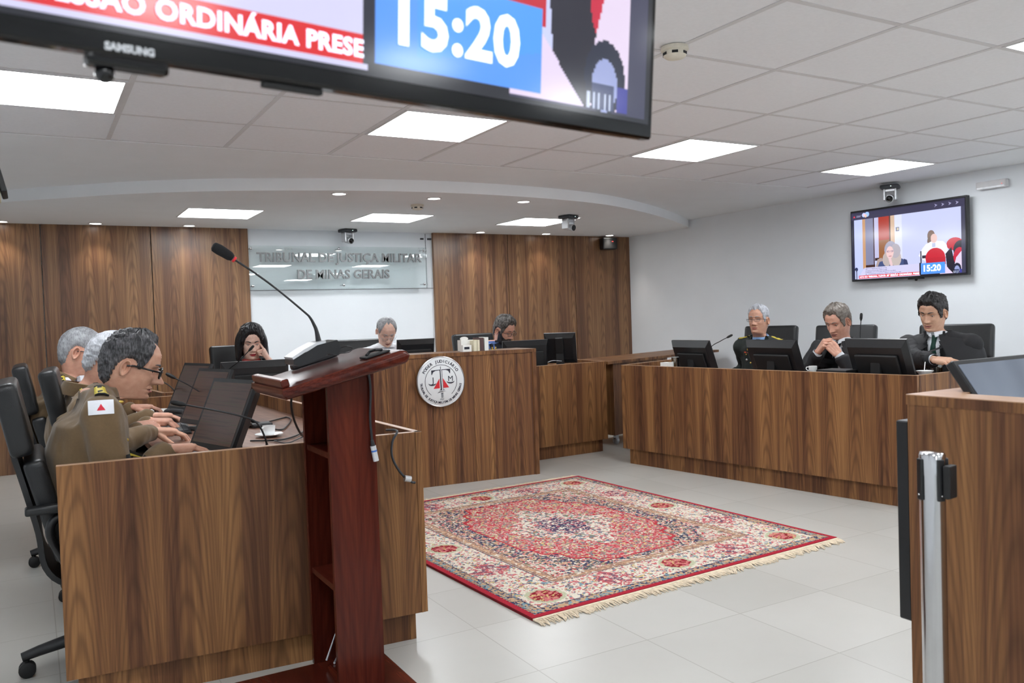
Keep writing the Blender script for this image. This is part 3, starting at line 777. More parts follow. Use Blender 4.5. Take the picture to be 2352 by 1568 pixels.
# --- lectern
lec = thing('lectern', 'dark red mahogany lectern with sloped top and open shelves', 'lectern', (0.91, 2.80, 0))
y0, y1 = 2.578, 3.015
prof = []   # tray cross-section in x,z (slope rises towards +x), rounded high end
sl = 0.27
for x, dz in ((0.672, 0.0),): pass
low = (0.668, 1.047); high = (1.085, 1.155)
d = V((high[0] - low[0], 0, high[1] - low[1])); L = d.length; d.normalize(); nn = V((-d.z, 0, d.x))
P0 = V((low[0], 0, low[1]))
sec = [P0 + nn * -0.036 + d * 0.004, P0 + nn * -0.012 - d * 0.004, P0 + nn * 0.0]
for k in range(0, 9):
    a = math.pi / 2 - math.pi * k / 8
    sec.append(P0 + d * (L - 0.022 + 0.024 * math.cos(a)) + nn * (-0.024 + 0.024 * math.sin(a)))
m = MB(); n = len(sec)
# rounded long sides
rows = []
for (yy_, ins) in ((y0 + 0.014, 0.0), (y0 + 0.004, 0.007), (y0, 0.016), (y1, 0.016), (y1 - 0.0, 0.016)):
    pass
def ring(y, ins):
    c = sum(sec, V()) / n
    out = []
    for p in sec:
        q = p.copy(); s_ = (p - c).dot(nn)
        q = q - nn * (ins * (1 if s_ > 0 else -1)) if abs(s_) > ins else q - nn * s_
        out.append((q.x, y, q.z))
    return out
ys = [(y0 + 0.017 * (1 - math.sin(k * math.pi / 14)), 0.017 * (1 - math.cos(k * math.pi / 14))) for k in range(7, -1, -1)] + [(y1 - 0.017 * (1 - math.sin(k * math.pi / 14)), 0.017 * (1 - math.cos(k * math.pi / 14))) for k in range(0, 8)]
vs = [p for y, i_ in ys for p in ring(y, i_)]; fs = [tuple(range(n)), tuple(range((len(ys) - 1) * n, len(ys) * n))[::-1]]
for r_ in range(len(ys) - 1):
    for k in range(n): fs.append((r_*n+k, (r_+1)*n+k, (r_+1)*n+(k+1) % n, r_*n+(k+1) % n))
m.add(vs, fs, 0, True); top_o = m.build('sloped_top', MAHO, lec, lec)
md = top_o.modifiers.new('edges', 'EDGE_SPLIT'); md.split_angle = math.radians(38)
m = MB(); M = Matrix.Translation((low[0], 0, low[1])) @ Matrix.Rotation(-math.atan2(d.z, d.x), 4, 'Y')
m.box((0.004, y0 + 0.02, 0.0), (0.030, y1 - 0.02, 0.026), M=M, bev=0.006); m.build('book_stop', MAHO, lec, lec)
cx0, cx1, cy0, cy1 = 0.83, 0.99, 2.655, 2.955
tz = lambda x: low[1] + (x - low[0]) * (d.z / d.x) - 0.040
def slab(xa, xb, ya, yb, z0_): 
    mm = MB(); mm.add([(xa,ya,z0_),(xb,ya,z0_),(xb,yb,z0_),(xa,yb,z0_),(xa,ya,tz(xa)),(xb,ya,tz(xb)),(xb,yb,tz(xb)),(xa,yb,tz(xa))],
                      [(0,3,2,1),(4,5,6,7),(0,1,5,4),(1,2,6,5),(2,3,7,6),(3,0,4,7)]); return mm
slab(cx0, cx1, cy0, cy0 + 0.02, 0.03).build('side_panel', MAHO, lec, lec)
slab(cx0, cx1, cy1 - 0.02, cy1, 0.03).build('side_panel', MAHO, lec, lec)
slab(cx1 - 0.018, cx1 - 0.002, cy0 + 0.02, cy1 - 0.02, 0.03).build('back_panel', MAHO, lec, lec)
for z in (0.36, 0.80): MB().box((cx0 + 0.006, cy0 + 0.02, z), (cx1 - 0.018, cy1 - 0.02, z + 0.02)).build('shelf', MAHO, lec, lec)
MB().box((0.52, 2.42, 0.0), (1.078, 2.945, 0.03), bev=0.006).build('base', MAHO, lec, lec)
# microphone on the lectern
mic = thing('lectern_microphone', 'tall gooseneck microphone with silver base on the lectern', 'microphone', (0.80, 2.80, 1.09))
ym = 2.79
pb = [at(*p, y=ym) for p in ((664, 836), (664, 822), (690, 803), (718, 788), (763, 780), (771, 797), (766, 815), (742, 812), (700, 832), (678, 840))]
def extr(pts, ya, yb, mi=0):
    n = len(pts); mm = MB()
    mm.add([(p.x, ya, p.z) for p in pts] + [(p.x, yb, p.z) for p in pts], [tuple(range(n)), tuple(range(n, 2*n))[::-1]] + [(i, n+i, n+(i+1) % n, (i+1) % n) for i in range(n)], mi)
    return mm
W2 = 0.055
extr([pb[0], pb[1] - V((0,0,0.006)), pb[2] - V((0,0,0.01)), pb[3] - V((0,0,0.006)), pb[4], pb[5], pb[6], pb[7], pb[8], pb[9]], ym - W2, ym + W2).build('base', BLK, mic, mic)
top = [pb[1] - V((0,0,0.004)), pb[1] + V((-0.004, 0, 0.003)), pb[2] + V((0,0,0.003)), pb[3] + V((0,0,0.003)), pb[3] + V((0.03, 0, 0.008)), pb[3] + V((0.03, 0, -0.004)), pb[2] - V((0,0,0.008))]
extr(top, ym - W2 + 0.003, ym + W2 - 0.003).build('top_cover', SILV, mic, mic)
MB().box((0, 0, 0), (0.01, 0.012, 0.003), M=Matrix.Translation(at(684, 815, y=ym - 0.02)) @ Matrix.Rotation(-0.5, 4, 'Y')).build('talk_button', NAVY, mic, mic)
neck = [at(*p, y=ym) for p in ((733, 790), (727, 760), (721, 745), (712, 729), (700, 717), (640, 667), (590, 630), (545, 600), (536, 594))]
rr = [0.0105, 0.0065, 0.0055, 0.0042, 0.0036, 0.0034, 0.0034, 0.0036, 0.006]
nb = bez(neck, 64); k = len(nb)
rb = [float(np.interp(i / (k - 1) * (len(neck) - 1), range(len(neck)), rr)) for i in range(k)]
MB().tube(nb, rb, 14).build('gooseneck', BLK, mic, mic)
hp = [at(*p, y=ym) for p in ((540, 597), (526, 587), (510, 577), (496, 569), (488, 565))]
MB().tube([hp[0], hp[0] * .7 + hp[1] * .3], 0.0098, 14).build('red_ring', REDM, mic, mic)
MB().tube(bez([hp[0] * .6 + hp[1] * .4] + hp[1:], 20), [float(np.interp(i / 20, [0, .2, .6, .9, 1], [0.0100, 0.0150, 0.0175, 0.015, 0.009])) for i in range(21)], 20).build('foam_windscreen', mat('black_foam', rgb(16, 17, 20), 0.95, var=0.2, scale=400, bump=0.8, bscale=900), mic, mic)
# mount plate lying at the high end
def on_top(x): return low[1] + (x - low[0]) * (d.z / d.x)
t = thing('microphone_stand', 'flat black plastic plate at the raised end of the lectern top', 'stand', (1.0, 2.66, on_top(1.0)))
M = Matrix.Translation((1.0, 2.655, on_top(1.0))) @ Matrix.Rotation(-math.atan2(d.z, d.x), 4, 'Y')
MB().box((-0.045, -0.03, 0.001), (0.045, 0.035, 0.008), M=M, bev=0.003).build('plate', BLKM, t, t)
MB().tube([M @ V(p) for p in ((-0.03, 0.0, 0.010), (-0.01, 0.012, 0.018), (0.0, -0.01, 0.020), (0.03, 0.01, 0.012))], 0.005).build('clip', BLK, t, t)
t = thing('remote_control', 'black handset lying on the far side of the lectern top', 'handset', (0.90, 2.96, on_top(0.90)))
M = Matrix.Translation((0.90, 2.965, on_top(0.90))) @ Matrix.Rotation(-math.atan2(d.z, d.x), 4, 'Y')
MB().box((-0.10, -0.018, 0.001), (0.07, 0.022, 0.02), M=M, bev=0.006).build('handset', BLK, t, t)
tag(t)
# cables
def cable(name, lab, pts, r, m, cat='cable', group=None, n=40):
    pts = bez(pts, n); o0 = pts[0]
    t = thing(name, lab, cat, tuple(o0), 0, group)
    MB().tube(pts, r, 8).build('cord', m, t, t); return t
cable('power_cable', 'thin looped cord lying on the lectern top behind the microphone', [at(769, 803, y=2.78), at(795, 795, y=2.78) , at(810, 800, y=2.79), at(800, 809, y=2.77), at(772, 812, y=2.76)], 0.0016, BLK)
yc = 2.645
c1 = cable('microphone_cable', 'black cable with blue ringed plug hanging down the lectern side', [at(838, 848, y=yc + 0.0), at(847, 862, y=yc), at(851, 900, y=yc), at(850, 960, y=yc), at(855, 1015, y=yc)], 0.0042, BLK)
pa, pb2 = at(854, 1010, y=yc), at(864, 1058, y=yc)
MB().tube([pa, pa.lerp(pb2, .3)], [0.0055, 0.008], 12).build('strain_relief', BLK, c1, c1)
MB().tube([pa.lerp(pb2, .28), pb2], 0.0095, 16).build('plug', SILV, c1, c1)
MB().tube([pa.lerp(pb2, .48), pa.lerp(pb2, .56)], 0.0099, 16).build('blue_ring', mat('blue_plastic', rgb(60, 110, 190), 0.4), c1, c1)
cable('microphone_cable', 'black cable hanging from the lectern down to the officers desk', [at(671, 905, y=2.97), at(669, 930, y=3.0), at(676, 965, y=3.05), at(690, 995, y=3.12), at(700, 1003, y=3.2)], 0.0042, BLK)
c3 = cable('microphone_cable', 'grey cable hanging over the outside of the officers desk', [V((1.19, 3.07, 0.822)), at(912, 990, y=2.985), at(901, 1015, y=2.972), at(901, 1050, y=2.968), at(920, 1085, y=2.968), at(943, 1105, y=2.968), at(954, 1108, y=2.965)], 0.0048, GRYP)
MB().tube([at(929, 1098, y=2.962), at(943, 1100, y=2.962)], 0.012, 12).build('plug', SILV, c3, c3)
# tools in the lectern foot
for k, (a, b) in enumerate((((772, 1450), (750, 1516)), ((778, 1500), (768, 1522)))):
    t = thing('cable_tie', ['thin translucent plastic strip leaning in the lectern foot, left one', 'short translucent plastic strip leaning in the lectern foot, right one'][k], 'strip', tuple(at(*b, x=0.87 + 0.03 * k)), 0, None)
    MB().tube([at(*a, x=0.90 + 0.03 * k), at(*b, x=0.86 + 0.03 * k)], [0.002, 0.004], 8).build('strip', SILV, t, t)
# ------------------------------------------------------------------ round emblem
def emblem():
    c = at(1013, 876, y=5.635); R = 0.187
    t = thing('court_emblem', 'round white court emblem with red triangle on the tall bench', 'emblem', tuple(c), -0.095)
    B0 = RX
    MB().lathe([(0.001, 0.0), (R - 0.004, 0.0), (R, -0.003), (R, -0.020), (0.001, -0.020)][::-1], 72, M=B0).build('disc', mat('emblem_white', rgb(222, 226, 228), 0.3, var=0.01), t)
    MB().lathe([(R - 0.006, 0.0005), (R - 0.003, 0.002), (R + 0.001, 0.0), (R + 0.001, -0.02)], 72, M=B0, cap=False).build('rim', STL, t)
    def flat(polys, z0, z1):
        m = MB()
        for p in polys: m.prism([(x * R, y * R) for x, y in p], z0, z1, 0, B0)
        return m
    # letters round the rim
    m = MB()
    def arc_text(s, r, a0, a1, size, top):
        n = len(s)
        for i, ch in enumerate(s):
            if ch == ' ': continue
            a = math.radians(a0 + (a1 - a0) * i / (n - 1))
            x, y = r * math.sin(a), r * math.cos(a)
            rot = -a if top else math.pi - a
            m.text(ch, size, B0 @ Matrix.Translation((x * R, y * R, 0.001)) @ Matrix.Rotation(rot, 4, 'Z'), 0.0006, bold=0.0006)
    arc_text('PODER JUDICIÁRIO', 0.80, -61, 57, 0.030, True)
    arc_text('TRIBUNAL DE JUSTIÇA MILITAR DE MINAS GERAIS', 0.835, 266, 100, 0.0225, False)
    m.text('1937', 0.017, B0 @ Matrix.Translation((0.01 * R, -0.71 * R, 0.001)), 0.0006)
    m.text('J', 0.060, B0 @ Matrix.Translation((-0.33 * R, 0.06 * R, 0.001)), 0.0006)
    m.text('M', 0.056, B0 @ Matrix.Translation((0.40 * R, 0.09 * R, 0.001)), 0.0006)
    m.build('letters', NAVY, t)
    ringp = []
    for a in range(-215, 36, 5):
        a0, a1 = math.radians(a), math.radians(a + 5); r0, r1 = 0.655, 0.67
        ringp.append([(r0*math.cos(a0), r0*math.sin(a0)), (r1*math.cos(a0), r1*math.sin(a0)), (r1*math.cos(a1), r1*math.sin(a1)), (r0*math.cos(a1), r0*math.sin(a1))])
    ringp = []
    for k in range(56):
        a0 = math.radians(-50 + k * 5); a1 = a0 + math.radians(5); r0, r1 = 0.655, 0.672
        ringp.append([(r0*math.cos(a0), r0*math.sin(a0)), (r1*math.cos(a0), r1*math.sin(a0)), (r1*math.cos(a1), r1*math.sin(a1)), (r0*math.cos(a1), r0*math.sin(a1))])
    flat(ringp, 0.0003, 0.0014).build('inner_ring', NAVY, t)
    flat([[(-0.32, -0.27), (0.33, -0.25), (0.01, 0.24)]], 0.0003, 0.0012).build('red_triangle', REDM, t)
    white = mat('emblem_white', rgb(222, 226, 228), 0.3, var=0.01)
    flat([[(-0.06, -0.36), (0.095, -0.36), (0.06, 0.5), (-0.06, 0.5)]], 0.0012, 0.0016).build('sword_backing', white, t)
    T = [[(-0.40, 0.46), (-0.02, 0.48), (-0.02, 0.455), (-0.22, 0.44), (-0.32, 0.39), (-0.37, 0.28), (-0.39, 0.28)],
         [(0.03, 0.48), (0.40, 0.49), (0.39, 0.31), (0.37, 0.31), (0.32, 0.41), (0.22, 0.455), (0.03, 0.46)],
         [(-0.045, 0.455), (-0.01, 0.455), (0.03, -0.33), (0.02, -0.35), (-0.09, -0.35), (-0.03, -0.31)],
         [(0.03, 0.46), (0.05, 0.46), (0.085, -0.30), (0.15, -0.33), (0.075, -0.34)],
         [(-0.02, 0.60), (0.0, 0.60), (0.0, 0.46), (-0.02, 0.46)],
         [(-0.17, -0.46), (-0.10, -0.40), (0.05, -0.37), (0.20, -0.38), (0.05, -0.395), (-0.08, -0.425)]]
    for k in range(5): T.append([(-0.01, -0.45 - k * .042), (0.08, -0.44 - k * .042), (0.08, -0.46 - k * .042), (-0.01, -0.47 - k * .042)])
    for cx in (-0.37, 0.40):
        arcp = [(cx + 0.16 * math.cos(a), (0.0 if cx > 0 else -0.05) + 0.10 * math.sin(a)) for a in [math.radians(180 + q) for q in range(0, 181, 20)]]
        arc2 = [(cx + 0.15 * math.cos(a), (0.0 if cx > 0 else -0.05) + 0.045 * math.sin(a)) for a in [math.radians(360 - q) for q in range(0, 181, 20)]]
        T.append(arcp + arc2)
    flat(T, 0.0017, 0.0024).build('balance_letter', NAVY, t)
emblem()

# ------------------------------------------------------------------ rug
def rug_img():
    Wm, Lm = 1.96, 2.30; cs = 0.0042
    nx, ny = int(Wm / cs), int(Lm / cs)
    y, x = np.mgrid[0:ny, 0:nx]; X = (x + .5) * cs - Wm / 2; Y = Lm / 2 - (y + .5) * cs
    rs = np.random.RandomState(5)
    def up(sz):
        g = rs.rand(int(ny * cs / sz) + 3, int(nx * cs / sz) + 3)
        fy = np.abs(Y[:, 0] + Lm) / sz % (g.shape[0] - 1); fx = np.abs(X[0] + Wm) / sz % (g.shape[1] - 1)
        i0 = fy.astype(int); j0 = fx.astype(int); a = (fy - i0)[:, None]; b = (fx - j0)[None]
        return g[i0][:, j0]*(1-a)*(1-b) + g[i0+1][:, j0]*a*(1-b) + g[i0][:, j0+1]*(1-a)*b + g[i0+1][:, j0+1]*a*b
    def c(r, g, b): return np.array([r, g, b]) / 255.0
    n1, n2, n3 = up(0.011), up(0.014), up(0.0085)
    big = up(0.06)
    im = np.zeros((ny, nx, 3))
    dx = Wm / 2 - np.abs(X); dy = Lm / 2 - np.abs(Y); d = np.minimum(dx, dy)
    cream, red, dred, navy, sky, tan, green, rose, gold = c(216, 208, 192), c(178, 50, 60), c(136, 20, 38), c(58, 60, 88), c(120, 150, 160), c(190, 156, 122), c(124, 132, 96), c(198, 110, 112), c(206, 178, 120)
    def spread(mask, base, sprs):
        im[mask] = base
        for (nz, thr, col) in sprs: im[mask & (nz > thr)] = col
    floral = [(n1, .66, rose), (n2, .69, c(92, 84, 108)), (n3, .76, c(176, 70, 80)), (n1 * n2 * 3, 1.35, sky), (n2 * n3 * 3, 1.5, gold)]
    spread(d < 9, cream, floral)
    b1 = (d >= 0.030) & (d < 0.085)
    spread(b1, tan, [(n3, .62, navy), (n1, .7, sky)])
    stripe = (np.sin((X + Y) * 260) > 0.2); im[b1 & stripe & ((d < 0.042) | (d > 0.072))] = navy
    # main border with roundels
    b2 = (d >= 0.085) & (d < 0.32); spread(b2, cream, floral)
    P = []
    for sx in (-1, 1):
        for k in range(5): P.append((sx * (Wm/2 - 0.20), -Lm/2 + 0.20 + k * (Lm - 0.4) / 4.0, k))
    for sy in (-1, 1):
        for k in range(1, 4): P.append((-Wm/2 + 0.20 + k * (Wm - 0.4) / 4.0, sy * (Lm/2 - 0.20), k))
    for (px, py, k) in P:
        r = np.hypot(X - px, Y - py) + (n1 - .5) * 0.02
        if k % 2 == 0:
            im[b2 & (r < 0.100)] = cream; im[b2 & (r < 0.092)] = green * .6 + cream * .5; im[b2 & (r < 0.072)] = rose; im[b2 & (r < 0.072) & (n2 > .5)] = dred; im[b2 & (r < 0.07) & (n3 > .7)] = gold
        else:
            q = np.abs(X - px) + np.abs(Y - py)
            im[b2 & (q < 0.12) & (n1 > .42)] = rose * .8 + dred * .2; im[b2 & (q < 0.10) & (n2 > .6)] = navy * .6 + rose * .4; im[b2 & (q < 0.1) & (n3 > .75)] = cream
    b3 = (d >= 0.32) & (d < 0.385); spread(b3, tan * .9 + rose * .1, [(n3, .6, c(150, 110, 96)), (n1, .72, cream)])
    for a in (0.32, 0.334, 0.372): im[(d >= a) & (d < a + 0.006)] = navy * .7 + tan * .3
    # inner field
    fx, fy = Wm/2 - 0.385, Lm/2 - 0.385
    u, v = X / fx, Y / fy
    inn = d >= 0.385
    spread(inn, cream * .95, [(n1, .6, rose), (n2, .66, navy), (n3, .74, red), (n2 * n1 * 3, 1.3, green)])
    lob = 0.035 * np.cos(np.arctan2(v, u) * 24)
    oct_ = np.abs(u) * 0.86 + np.abs(v) * 0.62 + lob * .6
    long_ = np.maximum(np.abs(v) * 1.02, oct_ / 1.14)
    dk = inn & (oct_ < 1.20) & (np.abs(v) < .97)
    spread(dk, c(92, 90, 92), [(n1, .50, tan), (n2, .55, navy), (n3, .62, cream), (n1 * n3 * 3, 1.2, rose)])
    fl = inn & (np.abs(u) * 0.95 + np.abs(v) * 0.66 + lob < 1.02) & (np.abs(u) < .80) & (np.abs(v) < 0.93)
    spread(fl, red, [(n1, .50, c(200, 100, 104)), (n2, .60, c(140, 128, 126)), (n3, .63, cream * .95), (n1 * n2 * 3, 1.15, sky * .7 + red * .2), (n2 * n3 * 3, 1.25, gold)])
    edge_only = fl & ~(inn & (np.abs(u) * 0.95 + np.abs(v) * 0.66 + lob < 0.985) & (np.abs(u) < .78) & (np.abs(v) < 0.91)); im[edge_only] = red
    md = (np.abs(u) * 1.5 + np.abs(v) * 1.35 + lob * 1.6) 
    spread(inn & (md < 0.86), cream, [(n1, .68, rose), (n2, .62, c(110, 116, 130)), (n3, .74, red), (n1 * n2 * 3, 1.4, green)])
    rr = np.hypot(X * 1.25, Y) + (n1 - .5) * 0.03 + 0.012 * np.cos(np.arctan2(Y, X) * 8)
    spread(inn & (rr < 0.185), c(94, 60, 90), [(n1, .5, navy), (n3, .62, cream), (n2, .72, rose)])
    spread(inn & (rr < 0.09), c(150, 60, 84), [(n2, .45, navy), (n3, .6, cream)])
    im[d < 0.030] = dred * .9 + red * .25
    im += (rs.rand(ny, nx, 1) - .5) * 0.05
    return im, nx * cs, ny * cs
img, rw, rl = rug_img()
t = thing('rug', 'red and cream patterned rug with fringed ends on the tile floor', 'rug', (2.66, 4.10, 0.0), math.radians(2.4))
# grid_mesh is upright: lay it flat, picture top towards the far bench
me = grid_mesh('pile', img, rw, rl, RUGM)
pile = new_obj('pile', me, t); pile.rotation_euler = (-math.pi / 2, 0, 0); pile.location = (0, 0, 0.0125)
pile.rotation_euler = (math.radians(-90), 0, 0)
MB().box((-rw/2, -rl/2, 0.0005), (rw/2, rl/2, 0.012)).build('backing', mat('dark_red_wool', rgb(132, 18, 32), 0.9, var=0.1), t)
r2 = random.Random(11)
FRM = mat('cotton_fringe', rgb(222, 206, 182), 0.9, var=0.12, scale=60)
for side in (-1, 1):
    fr = MB()
    fr.box((-rw/2, side * (rl/2) - (0.0 if side > 0 else 0.014), 0.002), (rw/2, side * (rl/2) + (0.014 if side > 0 else 0.0), 0.010))
    x = -rw/2; drift = 0
    while x < rw/2:
        drift = drift * 0.9 + r2.uniform(-0.012, 0.012); Lf = r2.uniform(0.045, 0.085)
        pts = [V((x, side * (rl/2 + 0.008), 0.006)), V((x + drift * .5 + r2.uniform(-.004, .004), side * (rl/2 + 0.008 + Lf * .5), 0.007)), V((x + drift + r2.uniform(-.006, .006), side * (rl/2 + Lf), 0.0035))]
        fr.tube(pts, [0.0028, 0.0034, 0.002], 5); x += 0.0058
    fr.build('fringe', FRM, t)

# ------------------------------------------------------------------ chairs
def make_chair(label, group, loc, rotz):
    t = thing('office_chair', label, 'chair', loc, rotz, group)
    Ms = Matrix.Translation((0, -0.235, 0.635)) @ Matrix.Rotation(math.radians(14), 4, 'X')
    MB().box((-0.245, -0.034, -0.185), (0.245, 0.034, 0.185), bev=0.026, seg=4, M=Ms).build('backrest_lower', LEAT, t)
    Mu = Matrix.Translation((0, -0.33, 0.955)) @ Matrix.Rotation(math.radians(11), 4, 'X')
    MB().box((-0.245, -0.037, -0.128), (0.245, 0.037, 0.128), bev=0.028, seg=4, M=Mu).build('backrest_upper', LEAT, t)
    # rear shell: a curved band from upper cushion down under the seat
    pr = bez([(-0.345, 1.02, 0), (-0.335, 0.88, 0), (-0.30, 0.72, 0), (-0.265, 0.56, 0), (-0.25, 0.44, 0), (-0.19, 0.375, 0), (-0.06, 0.355, 0), (0.12, 0.365, 0)], 28)
    m = MB(); k = len(pr); vs = []
    for i, p in enumerate(pr):
        q = pr[min(i+1, k-1)] - pr[max(i-1, 0)]; q.normalize(); nr = V((-q.y, q.x, 0)) * -0.018
        w = 0.20
        for (ox, sgn) in ((-w, 0), (w, 0), (w, 1), (-w, 1)): vs.append((ox, p.x + nr.x * sgn, p.y + nr.y * sgn))
    fs = [(0, 1, 2, 3), tuple(range(4*(k-1), 4*k))[::-1]]
    for i in range(k - 1):
        for j in range(4): fs.append((4*i+j, 4*(i+1)+j, 4*(i+1)+(j+1) % 4, 4*i+(j+1) % 4))
    m.add(vs, fs, 0, True); m.build('rear_shell', BLK, t)
    MB().box((-0.25, -0.19, 0.385), (0.25, 0.27, 0.475), bev=0.035, seg=4).build('seat', LEAT, t)
    for s in (-1, 1):
        m = MB(); m.tube(bez([(s*0.25, -0.20, 0.46), (s*0.285, -0.24, 0.58), (s*0.285, -0.18, 0.630), (s*0.285, 0.06, 0.630), (s*0.285, 0.13, 0.59), (s*0.27, 0.09, 0.45), (s*0.22, 0.04, 0.39)], 36), 0.015, 10)
        a = m.build('armrest', BLK, t)
        MB().box((s*0.285 - 0.028, -0.31, 0.640), (s*0.285 + 0.028, 0.11, 0.667), bev=0.009, seg=3).build('arm_pad', LEAT, a)
    MB().lathe([(0.03, 0.09), (0.03, 0.24), (0.02, 0.24), (0.02, 0.36)], 18).build('column', BLKM, t)
    m = MB(); ends = []
    for k in range(5):
        a = 2 * math.pi * k / 5 + 0.942
        e = V((math.cos(a), math.sin(a), 0))
        m.tube([e * 0.02 + V((0, 0, 0.115)), e * 0.14 + V((0, 0, 0.115)), e * 0.29 + V((0, 0, 0.088)), e * 0.345 + V((0, 0, 0.075))], [0.03, 0.026, 0.02, 0.017], 10); ends.append(e * 0.33)
    m.lathe([(0.045, 0.085), (0.045, 0.135), (0.03, 0.14)], 18); b = m.build('base', BLK, t)
    for e in ends:
        w = MB(); ax = e.normalized().cross(V((0, 0, 1)))
        Mw = frame((e.x, e.y, 0.029), ax, (0, 0, 1)) @ RX
        w.lathe([(0.02, -0.022), (0.028, -0.018), (0.028, -0.004), (0.012, -0.003), (0.012, 0.003), (0.028, 0.004), (0.028, 0.018), (0.02, 0.022)], 18, M=Mw)
        w.tube([(e.x, e.y, 0.04), (e.x, e.y, 0.078)], 0.009, 8); w.build('castor', BLKM, t)
    return t
R90 = math.radians(90)
ch0 = make_chair('black leather chair of the nearest officer, cut by the left picture edge', 'black leather chairs', (0.27, 3.50, 0), -R90)
def chair(loc, rz, label):
    c = copy_tree(ch0); c.location = loc; c.rotation_euler = (0, 0, rz); c['label'] = label; return c
chair((0.42, 4.36, 0), -R90 - 0.05, 'black leather chair of the middle officer on the left')
chair((0.30, 5.12, 0), -R90, 'black leather chair of the farthest officer on the left')
chair((1.56, 6.98, 0), math.pi + 0.06, 'black leather chair behind the woman in black')
chair((2.62, 7.04, 0), math.pi - 0.05, 'black leather chair behind the balding man at the centre')
chair((4.00, 7.34, 0), math.pi + 0.12, 'black leather chair behind the man in the dark suit')
chair((5.50, 5.28, 0), R90 + 0.35, 'black leather chair behind the officer in green uniform')
chair((5.53, 4.50, 0), R90 + 0.35, 'black leather chair behind the robed man with clasped hands')
chair((5.50, 3.53, 0), R90 + 0.35, 'black leather chair behind the robed man with a green tie')

# ------------------------------------------------------------------ screens on the desks
DIM = None
def dim_screen():
    t = NT('dim_screen'); uv = t.node('ShaderNodeTexCoord'); sp = t.node('ShaderNodeSeparateXYZ'); t.link(uv.outputs['Object'], sp.inputs[0])
    a = t.noise(t.comb(t.math('MULTIPLY', sp.outputs[0], 3.0), t.math('MULTIPLY', sp.outputs[2], 120.0)), 1.0, 2.0)
    col = t.ramp(a, [(0.35, rgb(50, 38, 34)), (0.5, rgb(74, 52, 46)), (0.7, rgb(60, 56, 40))])
    t.p.inputs['Base Color'].default_value = rgb(20, 18, 18); t.p.inputs['Roughness'].default_value = 0.25
    t.link(col, t.p.inputs['Emission Color']); t.p.inputs['Emission Strength'].default_value = 0.65
    return t.m
DIM = dim_screen()
def pale_screen():
    t = NT('pale_screen'); tc = t.node('ShaderNodeTexCoord'); sp = t.node('ShaderNodeSeparateXYZ'); t.link(tc.outputs['Object'], sp.inputs[0])
    a = t.noise(t.comb(t.math('MULTIPLY', sp.outputs[0], 6.0), t.math('MULTIPLY', sp.outputs[2], 3.0)), 1.0, 1.0)
    col = t.ramp(a, [(0.35, rgb(104, 114, 132)), (0.6, rgb(128, 140, 158)), (0.75, rgb(150, 160, 182))])
    t.p.inputs['Base Color'].default_value = rgb(40, 42, 46); t.p.inputs['Roughness'].default_value = 0.22
    t.link(col, t.p.inputs['Emission Color']); t.p.inputs['Emission Strength'].default_value = 0.75
    return t.m
PALE = pale_screen()
def monitor(label, loc, rotz, w, h, zc, tilt, group=None, scr=None, thick=0.045, base=True, style='back', cat='monitor'):
    """screen faces local -Y; zc = height of the screen centre above the table"""
    t = thing('computer_monitor', label, cat, loc, rotz, group)
    M = Matrix.Translation((0, 0, zc)) @ Matrix.Rotation(-tilt, 4, 'X')
    m = MB()
    # housing, tapering backwards
    a, b = w / 2, h / 2; e = min(0.05, b * .3)
    vs = [(-a,0,-b),(a,0,-b),(a,0,b),(-a,0,b),(-a,0.014,-b),(a,0.014,-b),(a,0.014,b),(-a,0.014,b),(-a+e*.6,thick,-b+e),(a-e*.6,thick,-b+e),(a-e*.6,thick,b-e),(-a+e*.6,thick,b-e)]
    m.add(vs, [(0,1,2,3),(8,11,10,9)] + [(i,4+i,4+(i+1)%4,(i+1)%4)[::-1] for i in range(4)] + [(4+i,8+i,8+(i+1)%4,4+(i+1)%4)[::-1] for i in range(4)], 0, False, M)
    m.build('housing', BLK, t)
    MB().box((-a + 0.016, -0.0012, -b + 0.022), (a - 0.016, 0.0004, b - 0.016), M=M).build('display', scr or BLKG, t)
    if style == 'back':
        rc = MB().box((-a * .72, thick - 0.002, -b * .95), (a * .66, thick + 0.02, b * .38), bev=0.012, seg=3, M=M).build('rear_cover', BLKM, t)
        MB().box((a * .30, thick + 0.0195, -b * .80), (a * .48, thick + 0.021, -b * .66), M=M).build('label', SILV, rc)
    if base:
        y0 = 0.03
        MB().box((-0.035, y0 + 0.012, 0.008), (0.035, y0 + 0.034, zc), bev=0.005).build('neck', BLKM, t)
        MB().box((-0.12, -0.07, 0), (0.12, 0.11, 0.012), bev=0.005).build('foot', BLKM, t)
    return t
TZ = 0.74
# officers' touch screens
aM = math.atan2(-0.96, 0.27)     # direction of local X
for (x, y, lab) in ((0.640, 3.412, 'slim dark screen nearest the lectern on the officers desk'), (0.738, 4.345, 'slim dark screen in the middle of the officers desk'), (0.785, 5.12, 'slim dark screen farthest along the officers desk')):
    monitor(lab, (x, y, TZ), aM, 0.345, 0.290, 0.165, math.radians(24), 'touch screens on the officers desk', DIM, 0.05, True, 'slim')
# woman
p = at(584, 828, y=6.22); monitor('wide black monitor in front of the woman in black', (p.x, 6.22, TZ), math.pi - 0.07, 0.475, 0.29, p.z - TZ - 0.142, math.radians(8))
